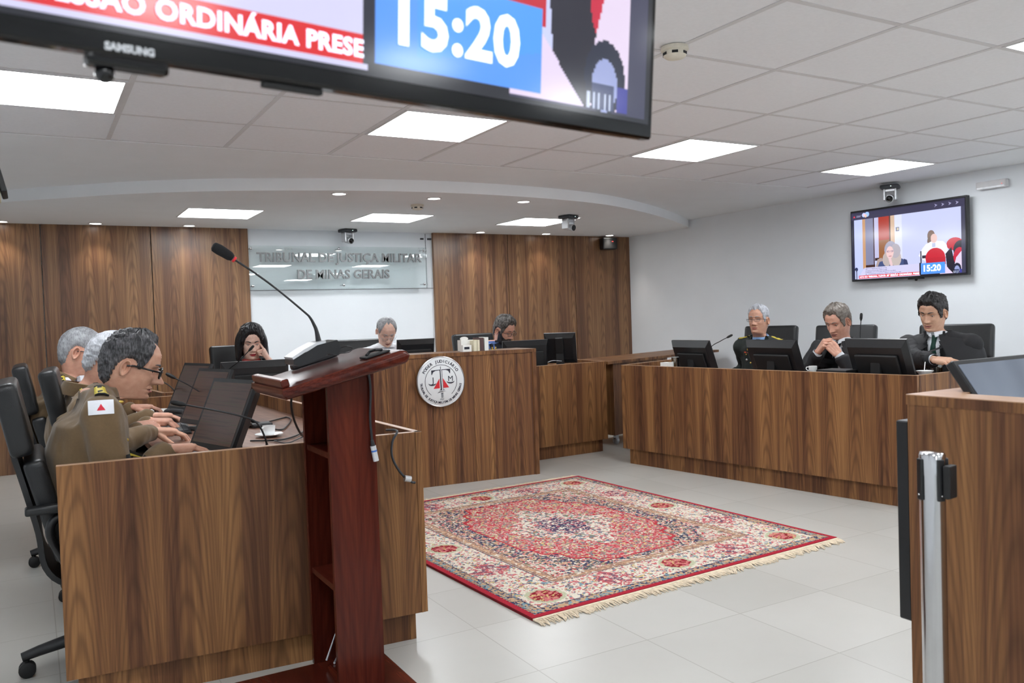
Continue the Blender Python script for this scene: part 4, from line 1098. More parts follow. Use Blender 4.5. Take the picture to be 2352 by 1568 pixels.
# centre man
p = at(952, 779, y=6.42); monitor('black monitor on the tall bench right of the balding man', (p.x, 6.42, TZ), math.pi + 0.05, 0.34, 0.26, p.z - TZ - 0.125, math.radians(8))
p = at(1204, 782, y=6.40); monitor('black monitor in front of the man in the dark suit', (p.x, 6.40, TZ), math.pi - 0.12, 0.44, 0.30, p.z - TZ - 0.145, math.radians(6))
p = at(1290, 798, y=6.42); t = monitor('black monitor turned sideways on the right wing', (p.x - 0.01, 6.42, TZ), math.pi - 0.75, 0.29, 0.285, p.z - TZ, math.radians(14), style='slim')
Mq = Matrix.Translation((0, 0, p.z - TZ)) @ Matrix.Rotation(-math.radians(14), 4, 'X')
MB().box((-0.035, 0.045, -0.16), (0.035, 0.075, 0.11), bev=0.006, M=Mq).build('stand_column', BLKM, t)
# right desk
for (x, y, z, w, lab) in ((4.60, 5.085, 1.01, 0.435, 'black monitor seen from behind at the far end of the right desk'), (4.64, 4.285, 1.018, 0.47, 'black monitor seen from behind in the middle of the right desk'), (4.66, 3.44, 1.032, 0.445, 'black monitor seen from behind at the near end of the right desk')):
    monitor(lab, (x + 0.03, y, TZ), R90 + 0.0, w, 0.30, z - TZ - 0.142, math.radians(20), 'monitors on the right desk')
# tall counter screen
t = thing('computer_monitor', 'large tilted monitor with a pale screen on the tall counter', 'monitor', (2.235, 1.14, 0.745), 0)
Mq = Matrix.Translation((0, 0.095, 0.36)) @ Matrix.Rotation(-math.radians(35), 4, 'X')
m = MB(); m.box((-0.285, 0.0, -0.34), (0.285, 0.022, 0.0), M=Mq, bev=0.003, seg=1); m.build('housing', BLK, t)
MB().box((-0.272, -0.0015, -0.325), (0.272, 0.0005, -0.014), M=Mq).build('display', PALE, t)
MB().box((-0.05, 0.02, 0.01), (0.05, 0.06, 0.24), bev=0.006).build('neck', BLKM, t)
MB().box((-0.12, -0.10, 0), (0.12, 0.10, 0.012), bev=0.004).build('foot', BLKM, t)

# ------------------------------------------------------------------ big television hanging near the camera
Cn = at(1498, 321, d=1.10)
ry = math.radians(9.0); dv = V((math.cos(ry), math.sin(ry), 0)); TW, TH = 1.115, 0.66
tl = math.radians(5.0)
cen = Cn - dv * (TW / 2) + V((0, 0, TH / 2 * math.cos(tl))) - V((-math.sin(ry), math.cos(ry), 0)) * (TH / 2 * math.sin(tl))
t = thing('television', 'big television hanging from the ceiling in the foreground, showing 15:20', 'television', tuple(cen), ry)
t.rotation_euler = (tl, 0, ry)
m = MB(); m.box((-TW/2, 0.0, -TH/2), (TW/2, 0.018, TH/2), bev=0.003, seg=1); m.build('front_frame', BLKG, t)
m = MB(); m.box((-TW/2 + 0.01, 0.018, -TH/2 + 0.004), (TW/2 - 0.01, 0.045, TH/2 - 0.01), bev=0.008); m.box((-TW*.36, 0.045, -TH*.42), (TW*.36, 0.075, TH*.3), bev=0.012); m.build('rear_cover', mat('brown_black_plastic', rgb(30, 24, 22), 0.4), t)
lit = t
sc_o = lit_screen(t, TW - 0.020, TH - 0.030, -0.0012)
for o in t.children:
    if o.name.startswith(('display', 'clock', 'banner')): o.location.z += 0.003
MB().text('SAMSUNG', 0.0085, Matrix.Translation((-0.088, -0.0008, -TH/2 + 0.006)) @ RX, 0.0003, bold=0.0004).build('maker_letters', SILV, t)
m = MB(); m.box((-0.120, 0.002, -TH/2 - 0.010), (-0.055, 0.02, -TH/2 + 0.0015), bev=0.004); m.ball((-0.105, 0.012, -TH/2 - 0.014), 0.008); m.build('sensor_bar', BLKG, t)
m = MB(); m.box((0.03, 0.006, -TH/2 - 0.006), (0.09, 0.016, -TH/2), bev=0.002); m.build('foot_socket', BLKM, t)
MB().tube([(0, 0.09, TH/2 - 0.25), (0, 0.09, TH/2 + 0.05)], 0.022).build('mount_tube', GRYP, t)
t2 = t
MB().box((-0.15, 0.07, -0.12), (0.15, 0.10, 0.12)).build('mount_plate', GRYP, t)

# ------------------------------------------------------------------ small things
def gooseneck(label, pts, base, group='desk microphones', r=0.0036, disc=True):
    pts = [V(p) for p in pts]; b = V(base)
    t = thing('desk_microphone', label, 'microphone', tuple(b), 0, group)
    c = bez([b + V((0, 0, 0.012))] + pts, 48)
    MB().tube(c, [float(np.interp(i / (len(c) - 1), [0, .1, .14, 1], [0.010, 0.007, r, r * .9])) for i in range(len(c))], 10).build('gooseneck', BLK, t, t)
    e = c[-1]; d_ = (c[-1] - c[-3]).normalized()
    MB().tube([e - d_ * 0.004, e + d_ * 0.012, e + d_ * 0.04, e + d_ * 0.05], [0.005, 0.0095, 0.0095, 0.006], 14).build('capsule', BLKM, t, t)
    if disc:
        MB().box((b.x - 0.05, b.y - 0.045, b.z), (b.x + 0.05, b.y + 0.045, b.z + 0.022), bev=0.008).build('base', BLK, t, t)
    return t
gooseneck('desk microphone beside the coffee cup, its long neck crossing two screens', [at(612, 1016, d=3.10), at(600, 985, d=3.09), at(585, 967, d=3.08), at(560, 957, d=3.07), at(500, 943, d=3.05), at(440, 932, d=3.04), at(424, 929, d=3.04)], (at(618, 1060, d=3.11).x, at(618, 1060, d=3.11).y, 0.74), disc=True)
gooseneck('desk microphone of the middle officer, rising behind the nearest screen', [at(540, 950, d=4.2), at(500, 926, d=4.2), at(440, 888, d=4.2), at(402, 868, d=4.2)], (0.98, 4.24, 0.74))
gooseneck('desk microphone of the farthest officer with a short curved neck', [at(402, 902, d=4.95), at(392, 888, d=4.95), at(375, 877, d=4.95), at(362, 874, d=4.95)], (at(412, 925, d=4.95).x, at(412, 925, d=4.95).y, 0.74))
gooseneck('desk microphone reaching up before the face of the woman in black', [at(520, 856, d=5.95), at(548, 830, d=5.95), at(572, 805, d=5.95)], (at(500, 885, d=5.95).x, 6.10, 0.74))
gooseneck('desk microphone behind the leftmost monitor on the right desk', [at(1630, 800, d=6.9), at(1655, 783, d=6.9), at(1670, 775, d=6.9)], (at(1600, 830, d=6.9).x, at(1600, 830, d=6.9).y, 0.74))
gooseneck('upright desk microphone in front of the robed man with clasped hands', [at(1975, 800, d=5.9), at(1976, 760, d=5.9), at(1977.5, 735, d=5.9)], (at(1972, 860, d=5.9).x, at(1972, 860, d=5.9).y, 0.74))
# keyboards
def keyboard(label, loc, rz, m_=GRYP, w=0.40):
    t = thing('keyboard', label, 'keyboard', loc, rz, 'keyboards on the officers desk')
    MB().box((-w/2, -0.07, 0), (w/2, 0.07, 0.014), bev=0.004).build('case', BLK, t)
    k = MB()
    for r_ in range(5):
        for c_ in range(15): k.box((-w/2 + 0.012 + c_ * (w - .024) / 15 + .001, -0.058 + r_ * 0.0235, 0.014), (-w/2 + 0.012 + (c_ + 1) * (w - .024) / 15 - .0012, -0.058 + r_ * 0.0235 + 0.021, 0.0185))
    k.build('keys', m_, t); return t
keyboard('dark grey keyboard under the hands of the nearest officer', (0.520, 3.50, TZ), -R90 - 0.10, mat('grey_keys', rgb(86, 92, 100), 0.5))
keyboard('dark keyboard of the middle officer', (0.60, 4.42, TZ), -R90 - 0.1)
keyboard('dark keyboard of the farthest officer', (0.60, 5.16, TZ), -R90)
t = thing('telephone', 'dark desk telephone beside the far keyboard on the officers desk', 'telephone', (0.72, 4.86, TZ), 0.4)
MB().box((-0.08, -0.09, 0), (0.08, 0.09, 0.03), bev=0.01).build('body', BLK, t)
MB().tube(bez([(-0.05, -0.10, 0.045), (-0.05, -0.05, 0.055), (-0.05, 0.05, 0.055), (-0.05, 0.10, 0.045)], 16), [0.018] * 3 + [0.012] * 10 + [0.018] * 3 + [0.018], 12).build('handset', GRYP, t)
t = thing('paper', 'white papers at the far end of the officers desk', 'paper', (0.585, 5.50, TZ), 0.2)
MB().box((-0.15, -0.10, 0.0), (0.15, 0.10, 0.006)).box((-0.13, -0.11, 0.006), (0.12, 0.09, 0.009)).build('sheets', PAPER, t)
t = thing('paper', 'small white note by the corner of the nearest keyboard', 'paper', (0.475, 3.82, TZ), 0.1)
MB().box((-0.02, -0.06, 0.0), (0.02, 0.06, 0.001)).build('sheet', PAPER, t)
def cup(label, loc, sc=1.0, saucer=True, rz=0.0, group='white coffee cups'):
    t = thing('coffee_cup', label, 'cup', loc, rz, group); z = 0.012 if saucer else 0.0
    MB().lathe([(0.001, z), (0.020, z), (0.024, z + 0.003), (0.030, z + 0.018), (0.033, z + 0.052), (0.0312, z + 0.052), (0.028, z + 0.016), (0.001, z + 0.006)], 32, cap=False).build('bowl', PORC, t)
    MB().tube(bez([(-0.031, 0, z + 0.044), (-0.046, 0, z + 0.043), (-0.050, 0, z + 0.030), (-0.040, 0, z + 0.018), (-0.029, 0, z + 0.018)], 18), 0.0035, 8).build('handle', PORC, t)
    MB().lathe([(0.001, z + 0.0445), (0.0305, z + 0.0445)], 28, cap=False).build('coffee', COFF, t)
    t.scale = (sc, sc, sc); return t
def saucer(label, loc, sc=1.0):
    t = thing('saucer', label, 'saucer', loc); MB().lathe([(0.025, 0.001), (0.03, 0.0005), (0.062, 0.012), (0.0625, 0.0145), (0.03, 0.005), (0.001, 0.004)], 36, cap=False).build('plate', PORC, t)
    m = MB(); m.tube([(0.03, -0.03, 0.014), (0.052, 0.03, 0.018)], 0.002, 6); t.scale = (sc, sc, sc); return t
pc = at(612, 1000, z=0.742)
saucer('white saucer under the coffee cup on the officers desk', (pc.x + .005, pc.y - .03, TZ), 1.0)
cup('white coffee cup on a saucer beside the microphone on the officers desk', (pc.x + .005, pc.y - .03, TZ - 0.006), 0.88, True, 0.4)
p = at(1867, 845, x=4.57); cup('white cup on a small black tray below the clasped hands', (4.57, p.y, p.z - 0.030), 0.85, False, -0.9)
t = thing('paper_box', 'small black box beside the cup on the right desk', 'box', (4.72, 3.92, TZ), 0.1)
MB().box((-0.09, -0.11, 0), (0.09, 0.11, 0.085), bev=0.004).build('box', BLKM, t)
p = at(1922, 850, x=4.6); t.location = (4.62, p.y, TZ)
b_ = [c for c in bpy.data.objects if c.name.startswith('coffee_cup')][-1]
t = thing('coaster', 'small black tray under the white cup on the right desk', 'tray', (b_.location.x, b_.location.y, TZ))
MB().box((-0.05, -0.05, 0), (0.05, 0.05, b_.location.z - TZ - 0.0005), bev=0.004).build('tray', BLKM, t)
def tumbler(label, loc, h=0.105, r=0.030, water=0.5):
    t = thing('drinking_glass', label, 'glass', loc, 0, 'clear water glasses')
    MB().lathe([(0.001, 0), (r - .003, 0), (r, h), (r - .0015, h), (r - .004, 0.008), (0.001, 0.008)], 32, cap=False).build('tumbler', GLASS, t)
    MB().lathe([(r - .0014, h - .0015), (r + .0008, h - .0005), (r - .0002, h + .001), (r - .0018, h)], 32, cap=False).build('rim', GLINT, t)  # pale ring painting the bright glint along the lip
    MB().lathe([(0.001, 0.001), (r - .004, 0.001), (r - .0035, 0.007), (0.001, 0.007)], 28, cap=False).build('foot', GLINT, t)  # pale disc painting the bright glint in the glass bottom
    return t
p = at(1551, 838, z=0.83); tumbler('clear glass at the far end of the right desk beside the white cube', (4.50, at(1551, 838, x=4.50).y, TZ), 0.135)
for u, lab in ((2139, 'left one of two clear glasses before the robed man with a green tie'), (2153, 'right one of two clear glasses before the robed man with a green tie')):
    q = at(u, 850, y=3.30 if u > 2145 else 3.36); tumbler(lab, (q.x, q.y, TZ), 0.150, 0.034)
t = thing('note_cube', 'small white paper cube at the far end of the right desk', 'paper', (4.44, at(1532, 834, x=4.44).y, TZ), 0.1)
MB().box((-0.035, -0.04, 0), (0.035, 0.04, 0.095)).build('cube', PAPER, t)
q = at(2124, 853, y=3.22); t = thing('bowl', 'white dish with a spoon near the corner of the right desk', 'dish', (q.x, q.y, TZ))
MB().lathe([(0.02, 0), (0.03, 0.06), (0.052, 0.085), (0.050, 0.085), (0.026, 0.062), (0.001, 0.06)], 28, cap=False).build('bowl', PORC, t)
MB().tube([(0.01, 0.01, 0.075), (0.05, 0.03, 0.135)], 0.0025, 8).build('spoon', CHR, t)
# books and boxes on the tall bench
def on_bench(u, off): 
    z = 0.99; return at(u, 806, z=z)
bx = [(1064, 0.045, 0.05, 'CREAM', 'white card box with a dark label at the left of the book row', 0.055), (1072, 0.07, 0.075, 'PAPER', 'white tissue box behind the small card box', 0.06)]
yb_ = lambda x: byy(x) + 0.16
def book(u, w, h, m_, lab, dpt=0.15, spine=None):
    x = at(u, 800, y=5.80).x
    t = thing('book', lab, 'book', (x, yb_(x), 0.99), -0.095, 'books standing on the tall bench')
    MB().box((-w/2 + .001, -dpt/2 + .003, 0.003), (w/2 - .001, dpt/2, h - .003)).build('pages', CREAM if m_ is CREAM else PAPER, t)
    m = MB(); m.box((-w/2, -dpt/2, 0), (w/2, -dpt/2 + .003, h)); m.box((-w/2, -dpt/2, 0), (-w/2 + .0015, dpt/2, h)); m.box((w/2 - .0015, -dpt/2, 0), (w/2, dpt/2, h))
    m.build('cover', spine or m_, t)
BRN = mat('maroon_cover', rgb(88, 60, 60), 0.5)
book(1084, 0.028, 0.082, CREAM, 'cream book standing in the row, first beside the white boxes'); book(1091, 0.022, 0.085, CREAM, 'thin cream book standing in the row')
book(1098.5, 0.030, 0.100, BRN, 'maroon book standing in the row', spine=BRN); book(1107, 0.022, 0.096, PAPER, 'white book with blue edge near the right end of the row'); book(1110.5, 0.018, 0.103, PAPER, 'tallest white book at the right end of the row')
x = at(1066, 800, y=5.76).x; t = thing('card_box', 'small white card box with a dark label, left of the book row', 'box', (x, byy(x) + 0.08, 0.99), -0.095)
MB().box((-0.035, -0.03, 0), (0.035, 0.03, 0.05)).build('box', PAPER, t); MB().box((-0.024, -0.0312, 0.018), (0.018, -0.030, 0.036)).build('label', NAVY, t)
x = at(1070, 800, y=5.84).x; t = thing('tissue_box', 'white tissue box with a tissue out, behind the card box', 'box', (x, byy(x) + 0.20, 0.99), -0.095)
MB().box((-0.05, -0.04, 0), (0.05, 0.04, 0.085)).build('box', PAPER, t); MB().ball((-0.01, 0, 0.095), (0.035, 0.02, 0.016)).build('tissue', PAPER, t)
for u, lab in ((1121, 'small brass pin on the tall bench, left of two'), (1128, 'small brass pin on the tall bench, right of two')):
    x = at(u, 806, y=5.85).x; t = thing('desk_pin', lab, 'pin', (x, byy(x) + 0.15, 0.99)); MB().lathe([(0.007, 0), (0.004, 0.012), (0.007, 0.018), (0.001, 0.022)], 14).build('pin', GOLD, t)
# loose cables
cable('screen_cable', 'black cable looping across the officers desk behind the cup', [V((0.80, 4.1, 0.745)), at(640, 962, z=.746), at(660, 958, z=.746), at(668, 965, z=.746), at(650, 985, z=.746), at(628, 985, z=.746)], 0.004, BLK)
cable('screen_cable', 'black cable along the near side of the officers desk', [at(575, 1012, z=.746), at(640, 1010, z=.746), at(680, 1000, z=.746), at(705, 985, z=.746)], 0.004, BLK)
cable('screen_cable', 'thin grey cable beside the near cable on the officers desk', [at(630, 1012, z=.746), at(660, 1017, z=.746), at(690, 1005, z=.746), at(705, 1000, z=.746)], 0.003, GRYP)
cable('screen_cable', 'pale cable bundle behind the sideways monitor', [at(1258, 832, y=6.3), at(1270, 828, y=6.3), at(1290, 829, y=6.3)], 0.004, STL)
# ------------------------------------------------------------------ people
def G(v, s): return math.exp(-(v / s) ** 2)
def interp(x, xs, ys): return float(np.interp(x, xs, ys))
def sst(a, b, x):
    t = min(1.0, max(0.0, (x - a) / (b - a))); return t * t * (3 - 2 * t)
# head profile tables: z, front, back, half width
PZ = [-0.215, -0.175, -0.150, -0.132, -0.120, -0.110, -0.098, -0.080, -0.060, -0.030, 0.0, 0.030, 0.060, 0.085, 0.102, 0.114, 0.120]
PF = [0.028, 0.026, 0.030, 0.046, 0.074, 0.086, 0.090, 0.090, 0.090, 0.090, 0.088, 0.095, 0.091, 0.074, 0.052, 0.026, 0.000]
PB = [-0.085, -0.072, -0.066, -0.064, -0.064, -0.066, -0.070, -0.078, -0.088, -0.098, -0.104, -0.104, -0.096, -0.080, -0.060, -0.036, -0.012]
PW = [0.070, 0.060, 0.057, 0.054, 0.054, 0.056, 0.058, 0.062, 0.066, 0.070, 0.0745, 0.0765, 0.073, 0.062, 0.046, 0.026, 0.006]
def head_pt(a, z, P, detail=True):
    """a: 0 at the face, pi at the back; returns x, y, z"""
    f = interp(z, PZ, PF); b = interp(z, PZ, PB); w = interp(z, PZ, PW) * P.get('wide', 1.0)
    c = -0.012
    ca, sa = math.cos(a), math.sin(a)
    if z < -0.03:      # jaw narrows to the chin
        k = sst(-0.03, -0.115, z) * (1 - sst(-0.125, -0.15, z))
        ex = 1.0 - 0.28 * k
    else: ex, k = 1.0, 0.0
    if ca > 0:
        y = c + (f - c) * (ca ** (0.80 + 0.25 * k)); x = w * (abs(sa) ** (0.92 + 0.30 * k)) * (1 if sa > 0 else -1)
    else:
        y = c + (c - b) * -((-ca) ** 0.9); x = w * (abs(sa) ** 0.9) * (1 if sa > 0 else -1)
    if detail and ca > 0.05:
        ax = abs(x); o = 0.0; age = P.get('age', 0.5)
        # nose
        if -0.060 < z < 0.016:
            h = interp(z, [-0.056, -0.050, -0.042, -0.036, -0.02, 0.0, 0.014], [0.0, 0.014, 0.031, 0.032, 0.021, 0.009, 0.0]) * P.get('nose', 1.0)
            s = interp(z, [-0.056, -0.042, -0.02, 0.014], [0.013, 0.0125, 0.0095, 0.009])
            o += h * G(x, s)
            o += 0.011 * G(ax - 0.0150, 0.0070) * G(z + 0.043, 0.0085)
        o -= 0.0125 * G(ax - 0.030, 0.0165) * G(z - 0.001, 0.0125)          # sockets
        o += 0.0075 * G(ax - 0.031, 0.0125) * G(z + 0.0025, 0.0080)          # lids over the eyeball
        o += 0.0055 * G(z - 0.0195, 0.0075) * G(ax - 0.028, 0.020)           # brow
        o += 0.0015 * G(z - 0.022, 0.012) * G(x, 0.01)
        o -= 0.0022 * age * G(z + 0.016, 0.004) * G(ax - 0.030, 0.012)       # bag under the eye
        o += 0.0040 * G(ax - 0.044, 0.017) * G(z + 0.030, 0.015)             # cheekbone
        dz = z + 0.052 + (ax - 0.020) * 0.9
        o -= 0.0035 * age * G(dz, 0.006) * G(ax - 0.026, 0.010)              # nose-mouth fold
        o += 0.0070 * G(z + 0.0675, 0.0048) * G(x, 0.019) + 0.0085 * G(z + 0.0795, 0.0060) * G(x, 0.017)
        o -= 0.0060 * G(z + 0.0735 + 0.0, 0.0024) * G(x, 0.024)
        o -= 0.0030 * G(z + 0.059, 0.005) * G(x, 0.005)
        o -= 0.0045 * G(z + 0.091, 0.006) * G(x, 0.018)
        o += 0.0060 * G(z + 0.105, 0.012) * G(x, 0.020)
        y += o
        if age > 0.6: y += 0.0012 * math.sin(z * 620) * G(z - 0.055, 0.02) * G(x, 0.045)
    if ca < 0.6: # temples and cheeks in profile
        x -= math.copysign(0.0045 * G(z - 0.02, 0.02) * sst(0.1, 0.6, ca + .5) * (1 - sst(0.55, 0.75, ca)), x) if x else 0
    return x, y, z
NA = 120
def angs():
    out = []
    for k in range(NA):
        u = k / NA * 2 - 1          # -1..1
        s = 1 if u > 0 else -1
        out.append(s * math.pi * (abs(u) ** 1.35))
    return out
ANG = angs()
def zlevels():
    zs = list(np.linspace(-0.215, -0.13, 12)) + list(np.linspace(-0.126, 0.03, 66)) + list(np.linspace(0.035, 0.108, 20)) + [0.112, 0.1155, 0.118, 0.1195, 0.120]
    return zs
ZL = zlevels()

def build_head(P):
    """verts, faces in head space (origin between the ears, +Y face, +Z crown), with material index"""
    vs, fs, mi = [], [], []
    n = NA
    for z in ZL:
        for a in ANG: vs.append(head_pt(a, z, P))
    for i in range(len(ZL) - 1):
        for k in range(n):
            k2 = (k + 1) % n; f = (i*n+k, i*n+k2, (i+1)*n+k2, (i+1)*n+k)
            cx = sum(vs[j][0] for j in f) / 4; cz = sum(vs[j][2] for j in f) / 4; cy = sum(vs[j][1] for j in f) / 4
            lip = cy > 0.05 and (abs(cx) < 0.024) and ((-0.0735 - 0.0105 * (1 - (cx / 0.025) ** 2)) < cz < (-0.0735 + 0.0085 * (1 - (cx / 0.026) ** 2)))
            m = 1 if lip else 0
            if cy > 0.05 and abs(cz + 0.0735) < 0.0012 and abs(cx) < 0.024: m = 2
            fs.append(f[::-1]); mi.append(m)
    fs.append(tuple((len(ZL)-1)*n + k for k in range(n))[::-1]); mi.append(0)
    # ears
    for s in (-1, 1):
        b0 = len(vs); nu, nv = 14, 22
        Me = Matrix.Translation((s * 0.0700 * P.get('wide', 1.0), -0.014, -0.012)) @ Matrix.Rotation(s * math.radians(17), 4, 'Z') @ Matrix.Rotation(math.radians(-8), 4, 'X')
        for i in range(nu + 1):
            r = i / nu
            for k in range(nv):
                t = 2 * math.pi * k / nv
                yy = r * 0.0175 * math.cos(t) * (1 - 0.25 * max(0, -math.sin(t))); zz = r * 0.033 * math.sin(t)
                xx = 0.010 + 0.006 * G(r - 0.86, 0.16) - 0.007 * G(r - 0.45, 0.25) * (1 if math.sin(t) > -0.6 else 0.2) - 0.004 * sst(.93, 1.0, r)
                if r > 0.999: xx = -0.004
                vs.append(tuple(Me @ V((s * xx, yy - 0.004, zz))))
        for i in range(nu):
            for k in range(nv):
                k2 = (k + 1) % nv; f = (b0+i*nv+k, b0+(i+1)*nv+k, b0+(i+1)*nv+k2, b0+i*nv+k2)
                fs.append(f if s > 0 else f[::-1]); mi.append(0)
    return vs, fs, mi

def hair_mesh(P, Hd):
    """shell over the scalp; Hd: front (hairline height), temple, side, nape, t_top, t_side, t_back, curl, bald"""
    n = NA; vs = []; keep = []; idx = {}
    zs = sorted(set([round(z, 4) for z in list(np.linspace(Hd.get('zmin', -0.10), 0.108, 66)) + [0.112, 0.1155, 0.118, 0.1195]]))
    seed = Hd.get('seed', 1.0)
    def mask(a, z):
        d = abs(a)
        line = interp(d, [0, 0.35, 0.62, 0.90, 1.15, 1.30, 1.40, 1.62, 1.85, 2.1, 2.6, 3.15],
                      [Hd['front'], Hd['front'] + Hd.get('recede', 0.004), Hd['temple'], Hd.get('side0', 0.03), Hd.get('burn', -0.012), Hd.get('burn', -0.012), 0.022, 0.026, 0.0, Hd['nape'] + 0.02, Hd['nape'], Hd['nape']])
        m = z - line + 0.004 * noise.noise(V((a * 9, z * 160, seed)))
        if Hd.get('bald'):
            bx = math.hypot(max(0, 1 - d / 2.4), 0); 
            lim = Hd['bald'] + 0.02 * d
            m = min(m, lim - z) if d < 2.5 else m
        return m
    for i, z in enumerate(zs):
        for k, a in enumerate(ANG):
            x, y, _ = head_pt(a, z, P, False); m = mask(a, z)
            nrm = V((x / 0.006, (y + 0.012) / 0.008, (z - 0.02) / 0.009)); 
            nrm = V((x * 1.0, (y + 0.012) * 0.8, max(z - 0.01, -0.02) * 0.9 if z > 0.01 else 0)).normalized()
            top = sst(0.04, 0.10, z); back = sst(1.6, 2.6, abs(a)); frn = 1 - sst(0.3, 1.0, abs(a))
            th = Hd['t_side'] * (1 - top) * (1 - back) + Hd['t_back'] * back * (1 - top) + Hd['t_top'] * top
            th += Hd.get('t_front', 0) * frn * sst(0.05, 0.09, z)
            cu = Hd.get('curl', 0.0)
            if cu:
                th *= 1 + cu * (noise.noise(V((a * 6.0, z * 70, seed + 3))) * 0.9 + noise.noise(V((a * 14.0, z * 150, seed + 7))) * 0.6)
            th += 0.0012 * noise.noise(V((a * 40, z * 90, seed)))
            e = sst(-0.001, Hd.get('soft', 0.014), m)
            t = 0.0006 + th * e if m > -0.001 else -0.004
            p = V((x, y, z)) + nrm * t
            vs.append(tuple(p)); keep.append(m > -0.003)
    fs = []
    for i in range(len(zs) - 1):
        for k in range(n):
            k2 = (k + 1) % n; f = (i*n+k, i*n+k2, (i+1)*n+k2, (i+1)*n+k)
            if sum(keep[j] for j in f) >= 3: fs.append(f[::-1])
    top = len(zs) - 1
    if all(keep[top*n + k] for k in range(n)): fs.append(tuple(top*n + k for k in range(n)))
    return vs, fs

def hair_mat(name, base, streak, amt=0.5):
    t = NT(name); tc = t.node('ShaderNodeTexCoord'); sp = t.node('ShaderNodeSeparateXYZ'); t.link(tc.outputs['Object'], sp.inputs[0])
    n1 = t.noise(t.comb(t.math('MULTIPLY', sp.outputs[0], 260.0), t.math('MULTIPLY', sp.outputs[1], 60.0), t.math('MULTIPLY', sp.outputs[2], 60.0)), 1.0, 3.0)
    n2 = t.noise(tc.outputs['Object'], 38.0, 3.0)
    f = t.math('ADD', t.math('MULTIPLY', n1, 0.6), t.math('MULTIPLY', n2, 0.5))
    t.link(t.ramp(f, [(0.55 - amt * 0.35, base), (0.64 + (1 - amt) * 0.15, streak)]), t.p.inputs['Base Color'])
    t.p.inputs['Roughness'].default_value = 0.5; t.bump(n1, 0.7, 0.003); return t.m
def skin_mat(name, c, r=0.5):
    t = NT(name); tc = t.node('ShaderNodeTexCoord'); n = t.noise(tc.outputs['Object'], 45.0, 4.0); n2 = t.noise(tc.outputs['Object'], 14.0, 2.0)
    d = tuple(v * q for v, q in zip(c[:3], (0.86, 0.76, 0.74))) + (1,); u = tuple(min(1, v * 1.07) for v in c[:3]) + (1,)
    t.link(t.ramp(t.math('ADD', t.math('MULTIPLY', n, 0.5), t.math('MULTIPLY', n2, 0.5)), [(0.32, d), (0.62, u)]), t.p.inputs['Base Color'])
    t.p.inputs['Roughness'].default_value = r; t.p.inputs['Subsurface Weight'].default_value = 0.12; t.p.inputs['Subsurface Radius'].default_value = (0.008, 0.003, 0.002)
    t.bump(n, 0.1, 0.001); return t.m
LIPM = mat('lips', rgb(170, 104, 94), 0.45); LIPD = mat('mouth_line', rgb(96, 52, 46), 0.6); LIPR = mat('red_lips', rgb(196, 44, 60), 0.35)
EYEW = mat('eye_white', rgb(222, 216, 210), 0.2, var=0.02); EYED = mat('dark_iris', rgb(38, 26, 20), 0.15)

# ---- hands
def hand_shape(mb, M, side, curl=(20, 30, 20), spread=4.0, thumb=(35, 20, 10), point=False, sc=1.0, fcurl=None):
    """M: wrist frame, +Y towards the fingers, -Z palm; side=+1: thumb on +X"""
    def q(p): return M @ (V(p) * sc)
    wr = 0.021 * sc
    mb.capsule(q((0, -0.016, 0.002)), q((0, -0.002, 0)), 0.0235 * sc, 0.0225 * sc)
    xs = [0.030 * side, 0.0105 * side, -0.0095 * side, -0.0285 * side]
    kn = [0.088, 0.092, 0.087, 0.078]
    ln = [(0.042, 0.026, 0.020), (0.046, 0.030, 0.021), (0.042, 0.028, 0.021), (0.034, 0.021, 0.019)]
    rad = [0.0092, 0.0095, 0.0090, 0.0080]
    for i in range(4):
        mb.capsule(q((xs[i] * 0.62, 0.004, 0.0)), q((xs[i], kn[i], 0.002)), 0.0165 * sc, 0.0122 * sc)
        mb.capsule(q((xs[i] * 0.8, 0.03, -0.006)), q((xs[i], kn[i] - 0.012, -0.007)), 0.0130 * sc, 0.0110 * sc)
        cu = (fcurl[i] if fcurl else curl)
        if point and i > 0: cu = (80, 95, 60)
        ang = 0.0; p = V((xs[i], kn[i], 0.001)); sa = math.radians(spread * (1.5 - i) * side)
        for j in range(3):
            ang += math.radians(cu[j]); L_ = ln[i][j]
            d = V((math.sin(sa) * math.cos(ang), math.cos(ang) * math.cos(sa), -math.sin(ang)))
            p2 = p + d * L_; r0 = rad[i] * (1 - 0.08 * j); mb.capsule(q(p), q(p2), r0 * sc, r0 * 0.92 * sc, 12); p = p2
    p = V((0.022 * side, 0.018, -0.006)); a1 = math.radians(thumb[0]); dn = math.radians(thumb[1])
    for j, L_ in enumerate((0.046, 0.034, 0.027)):
        d = V((math.sin(a1) * side * math.cos(dn), math.cos(a1) * math.cos(dn), -math.sin(dn))); p2 = p + d * L_
        mb.capsule(q(p), q(p2), (0.0155, 0.0115, 0.0100)[j] * sc, (0.0120, 0.0102, 0.0085)[j] * sc, 12); p = p2; a1 -= math.radians(thumb[2])
def nails(mb, *a): pass

def ik(S, W, a, b, hint):
    d = W - S; L = min(d.length, (a + b) * 0.995); u = d.normalized()
    x = (a * a - b * b + L * L) / (2 * L); h = math.sqrt(max(0.0, a * a - x * x))
    hv = V(hint) - u * V(hint).dot(u); hv.normalize(); return S + u * x + hv * h, S + u * L

